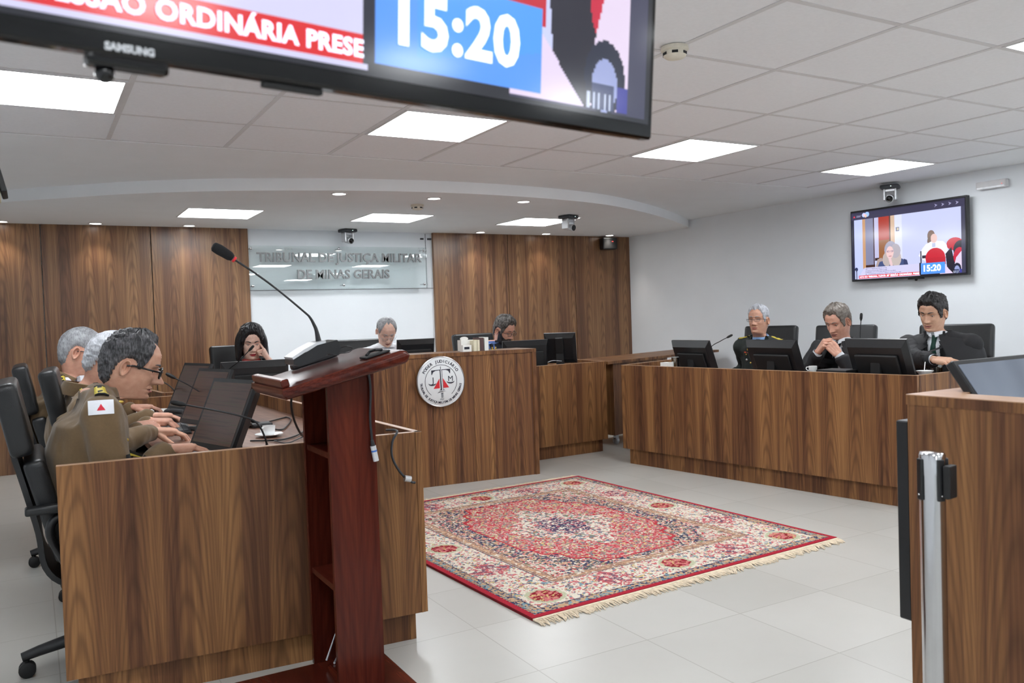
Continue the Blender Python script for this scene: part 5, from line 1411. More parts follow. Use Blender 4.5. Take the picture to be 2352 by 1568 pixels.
def ellip_loft(mb, secs, n=28):
    """secs: (centre, half width vector, half depth vector)"""
    vs = []; 
    for c, w, d in secs:
        for k in range(n):
            t = 2 * math.pi * k / n; ct, st = math.cos(t), math.sin(t)
            vs.append(c + w * (abs(ct) ** 0.85 * (1 if ct > 0 else -1)) + d * (abs(st) ** 0.9 * (1 if st > 0 else -1)))
    fs = [tuple(range(n))[::-1], tuple(range((len(secs)-1)*n, len(secs)*n))]
    for i in range(len(secs) - 1):
        for k in range(n): k2 = (k+1) % n; fs.append((i*n+k, i*n+k2, (i+1)*n+k2, (i+1)*n+k))
    mb.add(vs, fs, 0, True)

class Person: pass
def person(name, label, root, face, head, hang, lean_sh, P, Hd, skin, hairm, coat, trousers, hands, sc=1.0, shw=0.185, lipm=None, build=1.0, robe=False, group=None, opening=None, shirt=None, seed=1.0, elbows=None, gaze_down=True, beard=None, gray_brow=None, sleeve_end=None):
    """root: (x,y) of the hips; face: yaw of the trunk (0 = +Y); head: world head centre; hang: (yaw, pitch, roll) of the head in degrees;
       hands: list of dicts(side, pos, fwd, up, curl...)"""
    T = thing('person', label, 'person', (root[0], root[1], 0.0), 0, group)
    F = V((math.sin(face), math.cos(face), 0)); Rv = V((math.cos(face), -math.sin(face), 0)); U = V((0, 0, 1))
    HC = V(head); hy, hp, hr = [math.radians(a) for a in hang]
    hf = V((math.sin(hy) * math.cos(hp), math.cos(hy) * math.cos(hp), math.sin(hp)))
    hrt = V((math.cos(hy), -math.sin(hy), 0)); hu = hrt.cross(hf)
    hu2 = hu * math.cos(hr) + hrt * math.sin(hr); hr2 = hrt * math.cos(hr) - hu * math.sin(hr)
    MH = Matrix.Identity(4)
    for i in range(3): MH[i][0] = hr2[i] * sc; MH[i][1] = hf[i] * sc; MH[i][2] = hu2[i] * sc
    MH.translation = HC
    sd = V(lean_sh)                                   # offset head centre -> middle of the shoulder line
    SH = HC + sd * sc
    HIP = V((root[0], root[1], 0.56))
    # neck of the head mesh bends towards the shoulders
    hv, hfc, hmi = build_head(P)
    neck_t = MH.inverted() @ (SH + V((0, 0, 0.02)))
    out = []
    for v in hv:
        v = V(v)
        if v.z < -0.118 and abs(v.x) < 0.08:
            k = sst(-0.112, -0.215, v.z)
            base = V((0, -0.022, -0.215)); tgt = base.lerp(neck_t, 1.0)
            v = v + (tgt - base) * k
        out.append(MH @ v)
    skinmb = MB(); skinmb.add(out, hfc, 0, True); skinmb.m = list(hmi)
    # arms
    joints = {}
    cloth = MB(); inner = MB()
    for hd in hands:
        s = hd['side']; S = SH + Rv * (s * (shw - 0.01) * sc) + U * (-0.035 * sc) + F * hd.get('shf', 0.0)
        W = V(hd['pos']); hint = hd.get('hint', (Rv * s * 0.6 - U * 1.0))
        E, W2_ = ik(S, W, 0.29 * sc, 0.265 * sc, hint); joints[s] = (S, E, W)
        Mh = frame(W, hd['fwd'], hd['up'])
        hm = MB(); hand_shape(hm, Mh, -s, hd.get('curl', (22, 30, 20)), hd.get('spread', 4), hd.get('thumb', (38, 22, 10)), hd.get('point', False), sc * hd.get('hs', 1.0), hd.get('fcurl'))
        hm.capsule(W.lerp(E, 0.30), W.lerp(E, 0.02), 0.032 * sc, 0.0245 * sc)
        co, fs = remesh(hm, 0.0026, 3, 0.5); skinmb.add([tuple(c) for c in co], fs, 0, True)
        we = hd.get('cuff', 0.10)
        cr = 0.050 if not robe else 0.062
        cloth.capsule(S, E, 0.066 * sc * build, 0.054 * sc * build, 20)
        Wc = W.lerp(E, we / 0.265)
        cloth.capsule(E, Wc, 0.054 * sc * build, cr * 0.80 * sc, 20)
        cloth.tube([Wc, Wc.lerp(W, 0.35)], [cr * .80 * sc, cr * .82 * sc], 20)
        inner.capsule(S, E, 0.05 * sc, 0.042 * sc); inner.capsule(E, Wc, 0.042 * sc, 0.034 * sc)
        if hd.get('shirtcuff'):
            cm = MB(); Wd = W.lerp(E, 0.03); We = W.lerp(E, 0.36)
            cm.tube([We, Wd], [0.036 * sc, 0.035 * sc], 20, cap=False); cm.tube([Wd, We], [0.033 * sc, 0.033 * sc], 20, cap=False)
            cm.build('shirt_cuff', shirt, T, T)
    # trunk
    spine = [(HIP + V((0, 0, -0.08)), 0.185, 0.135), (HIP + V((0, 0, 0.02)), 0.185, 0.135)]
    C1 = HIP.lerp(SH, 0.30) - F * 0.02; C2 = HIP.lerp(SH, 0.60) - F * 0.035; C3 = HIP.lerp(SH, 0.84) - F * 0.02
    wv = build
    secs = [(HIP + V((0, 0, -0.07)), Rv * 0.17 * wv, F * 0.125), (HIP + V((0, 0, 0.03)), Rv * 0.175 * wv, F * 0.135 * wv),
            (C1, Rv * 0.168 * wv, F * 0.132 * wv), (C2, Rv * 0.178 * wv, F * 0.128 * wv), (C3, Rv * (shw * 0.98) * wv, F * 0.112 * wv),
            (SH + U * -0.035 * sc, Rv * shw * 0.90, F * 0.085), (SH + U * 0.015 * sc, Rv * shw * 0.58, F * 0.068), (SH + U * 0.048 * sc, Rv * 0.082 * sc, F * 0.064 * sc)]
    secs = [(c, w * (sc if i > 3 else 1), d * (sc if i > 3 else 1)) for i, (c, w, d) in enumerate(secs)]
    ellip_loft(cloth, secs)
    for s in (-1, 1):
        if s not in joints:
            S = SH + Rv * (s * (shw - 0.01) * sc) - U * 0.035 * sc; E = S + V((0, 0, -0.27)) + F * 0.06 + Rv * s * 0.04; W = E + F * 0.22 + V((0, 0, -0.02))
            joints[s] = (S, E, W); cloth.capsule(S, E, 0.064 * sc, 0.052 * sc, 20); cloth.capsule(E, W, 0.052 * sc, 0.042 * sc, 20)
        S = joints[s][0]; cloth.capsule(SH + Rv * s * 0.06 * sc + U * 0.012 * sc, S, 0.052 * sc, 0.060 * sc, 16)
    isecs = [(c, w * 0.80, d * 0.78) for c, w, d in secs[:-1]] + [(SH + U * 0.03 * sc, Rv * 0.07 * sc, F * 0.055 * sc)]
    ellip_loft(inner, isecs)
    ico, ifs = remesh(inner, 0.014, 2); skinmb.add([tuple(c) for c in ico], ifs, 0, True)
    body = skinmb.build('body', [skin, lipm or LIPM, LIPD], T, T)
    # collar: a leaning ring round the neck
    nd = (HC + MH.to_3x3() @ V((0, -0.03, -0.15)) - SH).normalized()
    co, fs = remesh(cloth, 0.009, 5, 0.5)
    co = fold(co, 0.010 if not robe else 0.013, (11, 11, 6), seed); co = fold(co, 0.004, (34, 34, 18), seed + 9)
    # front opening
    I = Matrix.Identity(4)
    if opening:
        keepf = []; cx = []
        top_z = SH.z + 0.09; bz, wtop = opening['bottom'], opening['width']
        loc = [(V(c) - SH) for c in co]
        fl = []
        for c in loc:
            lx, ly, lz = c.dot(Rv), c.dot(F), c.z
            t = (lz - (bz)) / (0.06 - bz)
            fl.append(0.005 < ly < 0.19 and t > 0 and abs(lx) < wtop * min(1.0, t) ** 0.85)
        fs = [f for f in fs if not all(fl[i] for i in f)]
    if opening: fs = [f for f in fs if not all((V(co[i]) - SH).z > 0.036 * sc and (V(co[i]) - SH).length < 0.10 * sc for i in f)]
    cm = MB(); cm.add([tuple(c) for c in co], fs, 0, True)
    cm2 = MB(); cm2.v = list(cm.v); cm2.f = list(cm.f)
    coat_o = cm.build('robe' if robe else 'jacket', coat, T, T)
    bvh = BVHTree.FromPolygons([V(c) for c in co], [f[:] for f in fs])
    sbvh = bvh
    if shirt:
        sm = MB(); ssecs = [(c, w * 0.925, d * 0.93) for c, w, d in secs[2:-2]] + [(SH + U * 0.022 * sc, Rv * shw * 0.42, F * 0.060), (SH + U * 0.05 * sc + nd * 0.0, Rv * 0.062 * sc, F * 0.062 * sc)]
        ellip_loft(sm, ssecs, 40); sbvh = BVHTree.FromPolygons([V(c) for c in sm.v], [tuple(f) for f in sm.f]); sm.build('shirt', shirt, T, T)
        # shirt collar: two turned-down wings meeting in front
        Fp = (F - nd * F.dot(nd) * 0.8).normalized(); cb = SH + U * 0.030 + F * 0.004; cc = MB(); n = 40; vs = []; fsx = []
        rows = ((0.0, 0.062, 0.0), (0.028, 0.0615, 0.024), (0.029, 0.0645, 0.028), (0.004, 0.073, 0.048))
        for (hh, r_, dp) in rows:
            for k in range(n):
                a = 2 * math.pi * k / n; q_ = max(0, math.sin(a)) ** 3
                vs.append(cb + Rv * (r_ * sc * math.cos(a)) + Fp * ((r_ + 0.003 + 0.004 * q_) * sc * math.sin(a)) + nd * ((hh - dp * q_) * sc))
        for i in range(3):
            for k in range(n):
                if i == 2 and abs((k + .5) / n * 360 - 90) < 13: continue
                fsx.append((i*n+k, i*n+(k+1) % n, (i+1)*n+(k+1) % n, (i+1)*n+k))
        cc.add(vs, fsx, 0, True); co_ = cc.build('shirt_collar', shirt, T, T)
        md = co_.modifiers.new('thick', 'SOLIDIFY'); md.thickness = 0.0025
    # hair
    if Hd:
        v2, f2 = hair_mesh(P, Hd); hm = MB(); hm.add([MH @ V(v) for v in v2], f2, 0, True)
        for fn in Hd.get('extra', []): fn(hm, MH)
        ho = hm.build('hair', hairm, T, T)
    # brows, eyes
    for s in (-1, 1):
        b = MB(); pts = []
        for k in range(9):
            t = k / 8; x = s * (0.012 + 0.034 * t); z = 0.0195 + 0.006 * math.sin(t * 2.4) + 0.001; a = math.asin(max(-1, min(1, x / 0.0765)))
            px, py, pz = face_at(x, z, P); pts.append(MH @ V((px, py + 0.0012, pz)))
        b.tube(pts, [r * sc for r in (0.0022, 0.0032, 0.0036, 0.0036, 0.0034, 0.003, 0.0024, 0.0018, 0.001)], 8); b.build('eyebrow', gray_brow or hairm, T, T)
        e = MB(); fx, fy, fz = face_at(s * 0.031, 0.0, P)
        zc = -0.002 if not gaze_down else -0.0055
        c_ = V((s * 0.031, fy - (0.0110 if gaze_down else 0.0104), -0.0030)); e.ball(MH @ c_, 0.0118 * sc, n=20)
        g = V((0, 0.0098, -0.0020 if gaze_down else 0.0)); e.ball(MH @ (c_ + g), 0.0048 * sc, mi=1, n=14)
        e.build('eye', [EYEW, EYED], T, T)
        # upper lid and lash line
        l = MB(); pts = []
        for k in range(9):
            t = k / 8; x = s * (0.019 + 0.025 * t); z = (-0.0012 if gaze_down else 0.0025) + 0.0026 * math.sin(math.pi * t) ; px, py, pz = face_at(x, z, P)
            pts.append(MH @ V((px, py + 0.0012, pz)))
        l.tube(pts, 0.0014 * sc, 6); l.build('lashes', EYED, T, T)
    if beard:
        bm_ = MB(); n = NA; zs = [z for z in ZL if -0.135 < z < -0.0]; vs = []; ok = []
        for z in zs:
            for a in ANG:
                x, y, _ = head_pt(a, z, P); d = abs(a)
                up = interp(d, [0, 0.25, 0.32, 0.6, 1.0, 1.3, 1.5], [-0.0835, -0.084, -0.056, -0.062, -0.045, -0.01, 0.0])
                mous = (-0.068 < z < -0.0555 and abs(x) < 0.028)
                k = (z < up and d < 1.5 and not (abs(x) < 0.02 and z > -0.088)) or mous
                ok.append(k); th = beard[1] * (1 + .4 * noise.noise(V((a * 20, z * 300, 1))))
                nr = V((x, y + 0.012, -0.01)).normalized(); p = V((x, y, z)) + nr * (th if k else -0.002); vs.append(MH @ p)
        f2 = []
        for i in range(len(zs) - 1):
            for k in range(n):
                k2 = (k+1) % n; f = (i*n+k, i*n+k2, (i+1)*n+k2, (i+1)*n+k)
                if sum(ok[j] for j in f) >= 2: f2.append(f)
        bm_.add(vs, f2, 0, True); bm_.build('beard', beard[0], T, T)
    # legs and shoes
    lg = MB()
    for s in (-1, 1):
        h = HIP + Rv * s * 0.09 - U * 0.02; k = h + F * 0.42 + Rv * s * 0.03 + U * 0.0; k.z = 0.50; an = V((k.x, k.y, 0.09)) + F * 0.02
        lg.capsule(h, k, 0.085, 0.062, 18); lg.capsule(k, an, 0.060, 0.048, 18)
        sh = MB(); sh.capsule(an + V((0, 0, -0.045)) - F * 0.03, an + V((0, 0, -0.053)) + F * 0.15, 0.042, 0.034); sh.capsule(an + V((0,0,-0.04)), an + V((0,0,0.02)), 0.04, 0.036)
        c2, f2 = remesh(sh, 0.008, 2); q = MB(); q.add([(c[0], c[1], max(c[2], 0.002)) for c in c2], f2, 0, True); q.build('shoe', BLKG, T, T)
    lg.ball(HIP + U * -0.02, (0.16, 0.14, 0.10), M=Matrix.Rotation(-face, 4, 'Z'))
    c2, f2 = remesh(lg, 0.012, 3); q = MB(); q.add([tuple(c) for c in c2], f2, 0, True); q.build('trousers', trousers, T, T)
    o = Person(); o.sbvh = sbvh; o.HIP = HIP; o.T, o.SH, o.F, o.R, o.U, o.MH, o.bvh, o.joints, o.sc, o.nd, o.P = T, SH, F, Rv, U, MH, bvh, joints, sc, nd, P
    return o
_fc = {}
def face_at(x, z, P):
    """point of the face surface at given x, z"""
    lo, hi = 0.0, 1.45; s = 1 if x >= 0 else -1; X = abs(x)
    for _ in range(24):
        m = (lo + hi) / 2
        if abs(head_pt(m, z, P)[0]) < X: lo = m
        else: hi = m
    px, py, pz = head_pt(s * lo, z, P); return px, py, pz

def patch(o, c, fdir, w, h, up, mats, name, off=0.003, n=(10, 8), fn=None, bend=True):
    """cloth badge laid on the coat around world point c, seen along -fdir"""
    fdir = V(fdir).normalized(); up = V(up); up = (up - fdir * up.dot(fdir)).normalized(); rt = up.cross(fdir)
    vs = []; fs = []; ms = []
    for j in range(n[1] + 1):
        for i in range(n[0] + 1):
            p = V(c) + rt * ((i / n[0] - .5) * w) + up * ((j / n[1] - .5) * h)
            hit = o.bvh.ray_cast(p + fdir * 0.25, -fdir, 0.5)
            if hit[0] is not None: p = hit[0] + fdir * off
            vs.append(p)
    m = MB()
    for j in range(n[1]):
        for i in range(n[0]):
            a = j * (n[0] + 1) + i; fs.append((a, a + 1, a + n[0] + 2, a + n[0] + 1)); ms.append(fn((i + .5) / n[0], (j + .5) / n[1]) if fn else 0)
    m.add(vs, fs, 0, True); m.m = ms
    return m.build(name, mats, o.T, o.T)
def onto(o, c, fdir, off=0.003):
    fdir = V(fdir).normalized(); hit = o.bvh.ray_cast(V(c) + fdir * 0.3, -fdir, 0.6)
    return (hit[0] + fdir * off) if hit[0] is not None else V(c)
def spectacles(o, m, r=0.003, w=0.024, h=0.016, z=-0.004, half=False, lens=True):
    MH, sc = o.MH, o.sc; T = o.T; f = MB(); y0 = 0.108; fr = []
    for s in (-1, 1):
        pts = []
        for k in range(25):
            a = 2 * math.pi * k / 24
            x = s * 0.033 + w * (abs(math.cos(a)) ** 0.7) * math.copysign(1, math.cos(a)); zz = z + h * (abs(math.sin(a)) ** 0.7) * math.copysign(1, math.sin(a))
            if half and zz > z + h * 0.4: zz = z + h * 0.45
            pts.append(MH @ V((x, y0 - 0.18 * max(0, abs(x) - 0.03), zz)))
        f.tube(pts, r * sc, 8, cap=False)
        e = V((s * (0.033 + w), y0 - 0.006, z + h * 0.5))
        f.tube([MH @ e, MH @ V((s * 0.073, 0.085, z + h * .5)), MH @ V((s * 0.079, 0.01, z + h * .45)), MH @ V((s * 0.078, -0.012, z + 0.002))], r * 1.1 * sc, 8)
    f.tube([MH @ V((-0.010, y0, z + 0.003)), MH @ V((0, y0 + 0.003, z + 0.006)), MH @ V((0.010, y0, z + 0.003))], r * sc, 8)
    g = f.build('spectacles', m, T, T)
    if lens:
        for s in (-1, 1):
            q = MB(); q.box((s * 0.033 - w * .95, y0 - 0.0006, z - h * .93), (s * 0.033 + w * .95, y0 + 0.0006, z + h * (.4 if half else .93)), M=MH); q.build('lens', LENS, g, T)
def tie(o, m, wid=0.030, length=0.30, top=0.035):
    dn = (o.HIP - o.SH).normalized(); vs = []; fs = []; n = 14
    for k in range(n):
        t = k / (n - 1); b = o.SH - dn * top + dn * (t * length)
        hit = o.sbvh.ray_cast(b + o.F * 0.4, -o.F, 0.6); f = hit[0] if hit[0] is not None else b + o.F * 0.07
        if k < 2 : f = f + o.F * 0.004
        w = interp(t, [0, 0.06, 0.12, 0.16, 1.0], [0.018, 0.020, 0.012, 0.016, wid]); th = 0.013 if t < 0.12 else 0.005
        for (ox, oy) in ((-w, 0.001), (-w * .6, th), (w * .6, th), (w, 0.001)): vs.append(f + o.R * ox + o.F * oy)
    for k in range(n - 1):
        for j in range(3): fs.append((4*k+j, 4*k+j+1, 4*(k+1)+j+1, 4*(k+1)+j))
    q = MB(); q.add(vs, fs, 0, True); return q.build('necktie', m, o.T, o.T)
def stand_collar(o, m, r0=0.078, r1=0.070, h=0.05, name='collar', dip=0.03, gap=0.0):
    Fp = (o.F - o.nd * o.F.dot(o.nd) * 0.75).normalized(); cb = o.SH + o.U * 0.018 + o.F * 0.002; ct = cb + o.nd * h * o.sc; n = 36; vs = []; fs = []
    for (c_, r_) in ((cb, r0), (ct, r1), (ct + o.nd * -0.003, r1 + 0.006), (cb, r0 + 0.014)):
        for k in range(n):
            a = 2 * math.pi * k / n; dp = max(0, math.sin(a)) ** 2 * dip
            vs.append(c_ + o.R * r_ * o.sc * math.cos(a) + Fp * (r_ + 0.002) * o.sc * math.sin(a) - o.nd * (dp if c_ is not cb else dp * .4))
    for i in range(4):
        for k in range(n):
            if gap and abs((k / n * 360) - 90) < gap: continue
            fs.append((i*n+k, i*n+(k+1) % n, ((i+1) % 4)*n+(k+1) % n, ((i+1) % 4)*n+k))
    q = MB(); q.add(vs, fs, 0, True); return q.build(name, m, o.T, o.T)
def lapels(o, m, opening, wid=0.042):
    for s in (-1, 1):
        vs = []; fs = []; n = 12
        for k in range(n + 1):
            t = k / n; lz = opening['bottom'] + (0.06 - opening['bottom']) * t; x = opening['width'] * t ** 0.85
            w = wid * (0.35 + 0.9 * math.sin(math.pi * min(1, t * 1.08)) ** 0.8)
            for xx in (x - 0.006, x + w * .5, x + w):
                p = o.SH + o.R * (s * xx) + o.U * lz; hit = o.bvh.ray_cast(p + o.F * 0.4, -o.F, 0.7)
                q_ = hit[0] if hit[0] is not None and (hit[0] - p).dot(o.F) > -0.02 else p + o.F * 0.06
                vs.append(q_ + o.F * (0.006 if xx != x - 0.006 else 0.003))
        for k in range(n):
            for j in range(2):
                f = (3*k+j, 3*k+j+1, 3*(k+1)+j+1, 3*(k+1)+j); fs.append(f if s < 0 else f[::-1])
        q = MB(); q.add(vs, fs, 0, True); q.build('lapel', m, o.T, o.T)
def cape(o, m, drop=0.15, wx=0.285, seed=1.0):
    """yoke of a court robe hanging over the shoulders, open at the front"""
    n = 72; rows = 12; vs = []; fs = []
    for j in range(rows + 1):
        t = j / rows
        for k in range(n):
            a = 2 * math.pi * k / n; ca, sa = math.cos(a), math.sin(a)
            rx = interp(t, [0, 0.15, 0.55, 0.8, 1], [0.078, 0.095, 0.20, wx * .92, wx]); ry = interp(t, [0, 0.15, 0.55, 0.8, 1], [0.082, 0.09, 0.125, 0.155, 0.17])
            z = interp(t, [0, 0.15, 0.55, 0.8, 1], [0.062, 0.040, 0.012, -0.05, -drop]) - 0.03 * max(0, sa) * (1 - t) - 0.10 * t * max(0, sa) ** 2 * (1 if sa > 0 else 0)
            w = 1 + 0.05 * t * noise.noise(V((ca * 5, sa * 5, seed)))
            vs.append(o.SH + o.R * (rx * w * ca) * o.sc + o.F * (ry * w * sa + 0.0) * o.sc + o.U * z * o.sc)
    for j in range(rows):
        for k in range(n):
            dg = abs(((k + .5) / n * 360) - 90)
            if dg < 24 - 8 * (j / rows): continue
            fs.append((j*n+k, j*n+(k+1) % n, (j+1)*n+(k+1) % n, (j+1)*n+k))
    q = MB(); q.add(vs, fs, 0, True); c = q.build('robe_yoke', m, o.T, o.T)
    md = c.modifiers.new('thick', 'SOLIDIFY'); md.thickness = 0.006; return c
# ------------------------------------------------------------------ the nine seated people
KHAKI = mat('khaki_wool', rgb(108, 86, 58), 0.85, var=0.05, scale=120, bump=0.25, bscale=900, sheen=0.2)
KHAKT = mat('khaki_trousers', rgb(92, 78, 58), 0.85, var=0.05)
GREEN = mat('dark_green_wool', rgb(40, 46, 44), 0.85, var=0.05, scale=120, bump=0.2, bscale=900)
ROBE = mat('black_robe_cloth', rgb(24, 24, 28), 0.75, var=0.1, scale=40, bump=0.2, bscale=500)
SUIT = mat('charcoal_suit', rgb(36, 40, 50), 0.8, var=0.06)
BLKC = mat('black_cloth', rgb(20, 20, 24), 0.8, var=0.08)
WSH = mat('white_shirt', rgb(222, 226, 232), 0.8, var=0.02); LBL = mat('light_blue_shirt', rgb(138, 172, 214), 0.8, var=0.03); BLU = mat('blue_shirt', rgb(120, 150, 214), 0.8, var=0.03)
PINKT = mat('coral_top', rgb(214, 96, 92), 0.8, var=0.05); TIEG = mat('dark_green_tie', rgb(18, 62, 52), 0.55, var=0.1); TIEB = mat('black_tie', rgb(22, 24, 30), 0.55)
SK1 = skin_mat('skin_tan', rgb(204, 158, 134)); SK2 = skin_mat('skin_ruddy', rgb(212, 162, 140)); SK3 = skin_mat('skin_pale', rgb(236, 200, 182)); SK4 = skin_mat('skin_olive', rgb(206, 164, 138))
H_SP = hair_mat('hair_salt_pepper', rgb(30, 30, 33), rgb(112, 110, 114), 0.25); H_GR = hair_mat('hair_grey', rgb(92, 92, 96), rgb(176, 178, 182), 0.6)
H_BK = hair_mat('hair_black', rgb(14, 14, 17), rgb(42, 42, 48), 0.2); H_BR = hair_mat('hair_brown_grey', rgb(84, 72, 64), rgb(150, 142, 134), 0.45); H_DK = hair_mat('hair_dark_curly', rgb(24, 22, 22), rgb(70, 66, 66), 0.25)
H_LT = hair_mat('hair_silver', rgb(120, 122, 128), rgb(196, 198, 204), 0.7)
def R_(a): return math.radians(a)
TWHITE = mat('flag_white', rgb(232, 234, 240), 0.7, var=0.01); TRED = mat('flag_red', rgb(214, 40, 62), 0.7, var=0.02)
YEL = mat('gold_braid', rgb(206, 186, 70), 0.6, var=0.2, scale=300); BLKF = mat('black_felt', rgb(16, 17, 20), 0.8)

def flag(o, c, fdir, w=0.085, h=0.055, up=(0, 0, 1)):
    def fn(u, v):
        return 1 if (v > 0.28 and v < 0.72 and abs(u - .5) < 0.17 * (0.72 - v) / 0.44 * 1.0) else 0
    return patch(o, c, fdir, w, h, up, [TWHITE, TRED], 'flag_patch', 0.004, (44, 30), fn)
def epaulette(o, s, mats=None, l=0.105, w=0.042):
    S = o.joints[s][0]; a = o.SH + o.R * s * 0.095 * o.sc; b = S + o.R * s * 0.015
    vs = []; fs = []; ms = []; n = 12
    for k in range(n + 1):
        t = k / n; p = a.lerp(b, t)
        for j in (-1, -.4, .4, 1):
            q_ = p + o.F * (j * w / 2 * (0.75 + .25 * t)); hit = o.bvh.ray_cast(q_ + o.U * 0.2, -o.U, 0.4)
            vs.append((hit[0] if hit[0] is not None else q_) + o.U * (0.006 if abs(j) < 1 else 0.003))
    for k in range(n):
        for j in range(3): fs.append((4*k+j, 4*k+j+1, 4*(k+1)+j+1, 4*(k+1)+j)); ms.append(1 if (j != 1 and 1 <= k < n - 1) or (j == 1 and k in (2, 3, 6, 7, 10)) else 0)
    m = MB(); m.add(vs, fs, 0, True); m.m = ms; e = m.build('epaulette', mats or [BLKF, YEL], o.T, o.T)
    md = e.modifiers.new('thick', 'SOLIDIFY'); md.thickness = 0.004; return e

# officer nearest the camera
P1 = dict(age=1.0, nose=1.25, wide=1.0)
h1 = dict(front=0.092, temple=0.098, recede=0.012, side0=0.058, burn=-0.004, nape=-0.092, t_top=0.015, t_side=0.008, t_back=0.010, t_front=0.003, curl=0.6, seed=2.0)
o1 = person('person', 'nearest officer on the left, khaki uniform, dark glasses and wavy greying hair, typing', (0.19, 3.43), R_(90), at(302, 836, y=3.42), (97, -20, 3), (-0.118, 0.0, -0.130),
            P1, h1, SK1, H_SP, KHAKI, KHAKT,
            [dict(side=-1, pos=at(352, 990, z=0.792), fwd=(1, -0.10, -0.10), up=(0.1, -0.05, 1), curl=(22, 30, 18), spread=6, thumb=(34, 30, 8), cuff=0.02, hint=V((-0.3, 0.35, -1))),
             dict(side=1, pos=(0.43, 3.32, 0.800), fwd=(1, 0.10, -0.05), up=(0.05, 0, 1), curl=(20, 26, 16), spread=6, cuff=0.02, hint=V((-0.3, -0.30, -1)))],
            sc=1.0, shw=0.205, build=1.08, seed=1.3)
spectacles(o1, BLKG, r=0.0032, w=0.023, h=0.017)
stand_collar(o1, KHAKI, 0.092, 0.088, 0.062, dip=0.0, gap=80)
flag(o1, at(232, 936, y=3.22), V((-0.06, -1, 0.12)), 0.080, 0.050)
epaulette(o1, 1); epaulette(o1, -1)
b = MB(); c = onto(o1, at(291, 1036, y=3.30), V((0.25, -1, 0.0)), 0.002)
MB().ball(onto(o1, at(290, 1010, y=3.32), V((0.5, -1, 0)), 0.002), 0.007).build('button', GOLD, o1.T, o1.T)
patch(o1, at(288, 1042, y=3.30), V((0.3, -1, 0)), 0.10, 0.030, (0, 0, 1), [BLKF, YEL], 'belt', 0.004, (12, 4), lambda u, v: 1 if .62 < u < .9 else 0)
MB().ball(onto(o1, at(279, 922, y=3.33), V((0.6, -1, 0.2)), 0.003), (0.012, 0.003, 0.006)).build('collar_pin', GOLD, o1.T, o1.T)

# middle officer
P2 = dict(age=1.0, wide=1.0)
h2 = dict(front=0.080, temple=0.088, recede=0.012, side0=0.05, burn=-0.01, nape=-0.09, t_top=0.010, t_side=0.010, t_back=0.013, curl=0.3, seed=4.0)
o2 = person('person', 'middle officer on the left, grey haired, mostly hidden behind the nearest officer', (0.22, 4.26), R_(90), at(258, 826, y=4.24), (95, -30, 0), (-0.12, 0.02, -0.17),
            P2, h2, SK2, H_LT, KHAKI, KHAKT,
            [dict(side=-1, pos=(0.50, 4.46, 0.79), fwd=(0.9, -0.45, -0.05), up=(0, 0, 1), curl=(35, 45, 30), cuff=0.02, hint=V((-0.3, 0.35, -1))),
             dict(side=1, pos=at(318, 981, z=0.79), fwd=(0.8, 0.5, -0.05), up=(0.1, -0.5, 0.9), curl=(60, 70, 40), cuff=0.02, hint=V((-0.3, -0.35, -1)))],
            sc=1.05, shw=0.19, build=1.05, seed=3.1)
stand_collar(o2, KHAKI, 0.088, 0.086, 0.058, dip=0.0, gap=80); epaulette(o2, 1)
# farthest officer
h3 = dict(front=0.075, temple=0.090, recede=0.02, side0=0.05, burn=-0.008, nape=-0.085, t_top=0.004, t_side=0.005, t_back=0.006, curl=0.1, seed=6.0, soft=0.02)
o3 = person('person', 'farthest officer on the left, cropped grey hair, hand on the far keyboard', (0.12, 5.10), R_(90), at(187, 806, y=5.10), (98, -14, 0), (-0.10, 0.0, -0.175),
            dict(age=1.0, wide=1.04), h3, SK2, H_GR, KHAKI, KHAKT,
            [dict(side=-1, pos=(0.50, 5.30, 0.795), fwd=(1, 0, -0.05), up=(0, 0, 1), cuff=0.02, hint=V((-0.3, 0.35, -1))),
             dict(side=1, pos=at(348, 955, z=0.80), fwd=(1, 0.18, -0.1), up=(0.1, 0, 1), curl=(20, 28, 16), spread=5, cuff=0.02, hint=V((-0.3, -0.3, -1)))],
            sc=1.07, shw=0.20, build=1.12, seed=5.7)
stand_collar(o3, KHAKI, 0.090, 0.088, 0.058, dip=0.0, gap=80); spectacles(o3, BLKG, r=0.0018, w=0.024, h=0.015)
flag(o3, at(173, 875, y=4.90), V((0.05, -1, 0.1))); epaulette(o3, 1)

# woman in black
def bob(hm, MH):
    r_ = random.Random(3)
    for k in range(46):
        a = (1.18 + (math.pi - 1.18) * (k % 23) / 22.0) * (1 if k < 23 else -1); x, y, z = head_pt(a, 0.03, {}, False)
        f = 1.10; L_ = r_.uniform(0.125, 0.155)
        p0 = V((x * 1.05, y * 1.02, 0.07)); p1 = V((x * 1.30, y * 1.16 - 0.002, 0.0)); p2 = V((x * 1.36, y * 1.10 - 0.004, -0.07)); p3 = V((x * (1.28 + r_.uniform(0, .25)), y * 1.08 - .01, -L_))
        hm.tube([MH @ p for p in bez([p0, p1, p2, p3], 12)], [0.012, 0.017, 0.019, 0.021, 0.021, 0.021, 0.020, 0.019, 0.018, 0.016, 0.013, 0.009, 0.004][:13], 8)
h4 = dict(front=0.078, temple=0.050, recede=-0.004, side0=0.0, burn=-0.06, nape=-0.10, t_top=0.026, t_side=0.020, t_back=0.026, curl=0.28, seed=8.0, extra=[bob])
wh = at(578, 785, y=6.72)
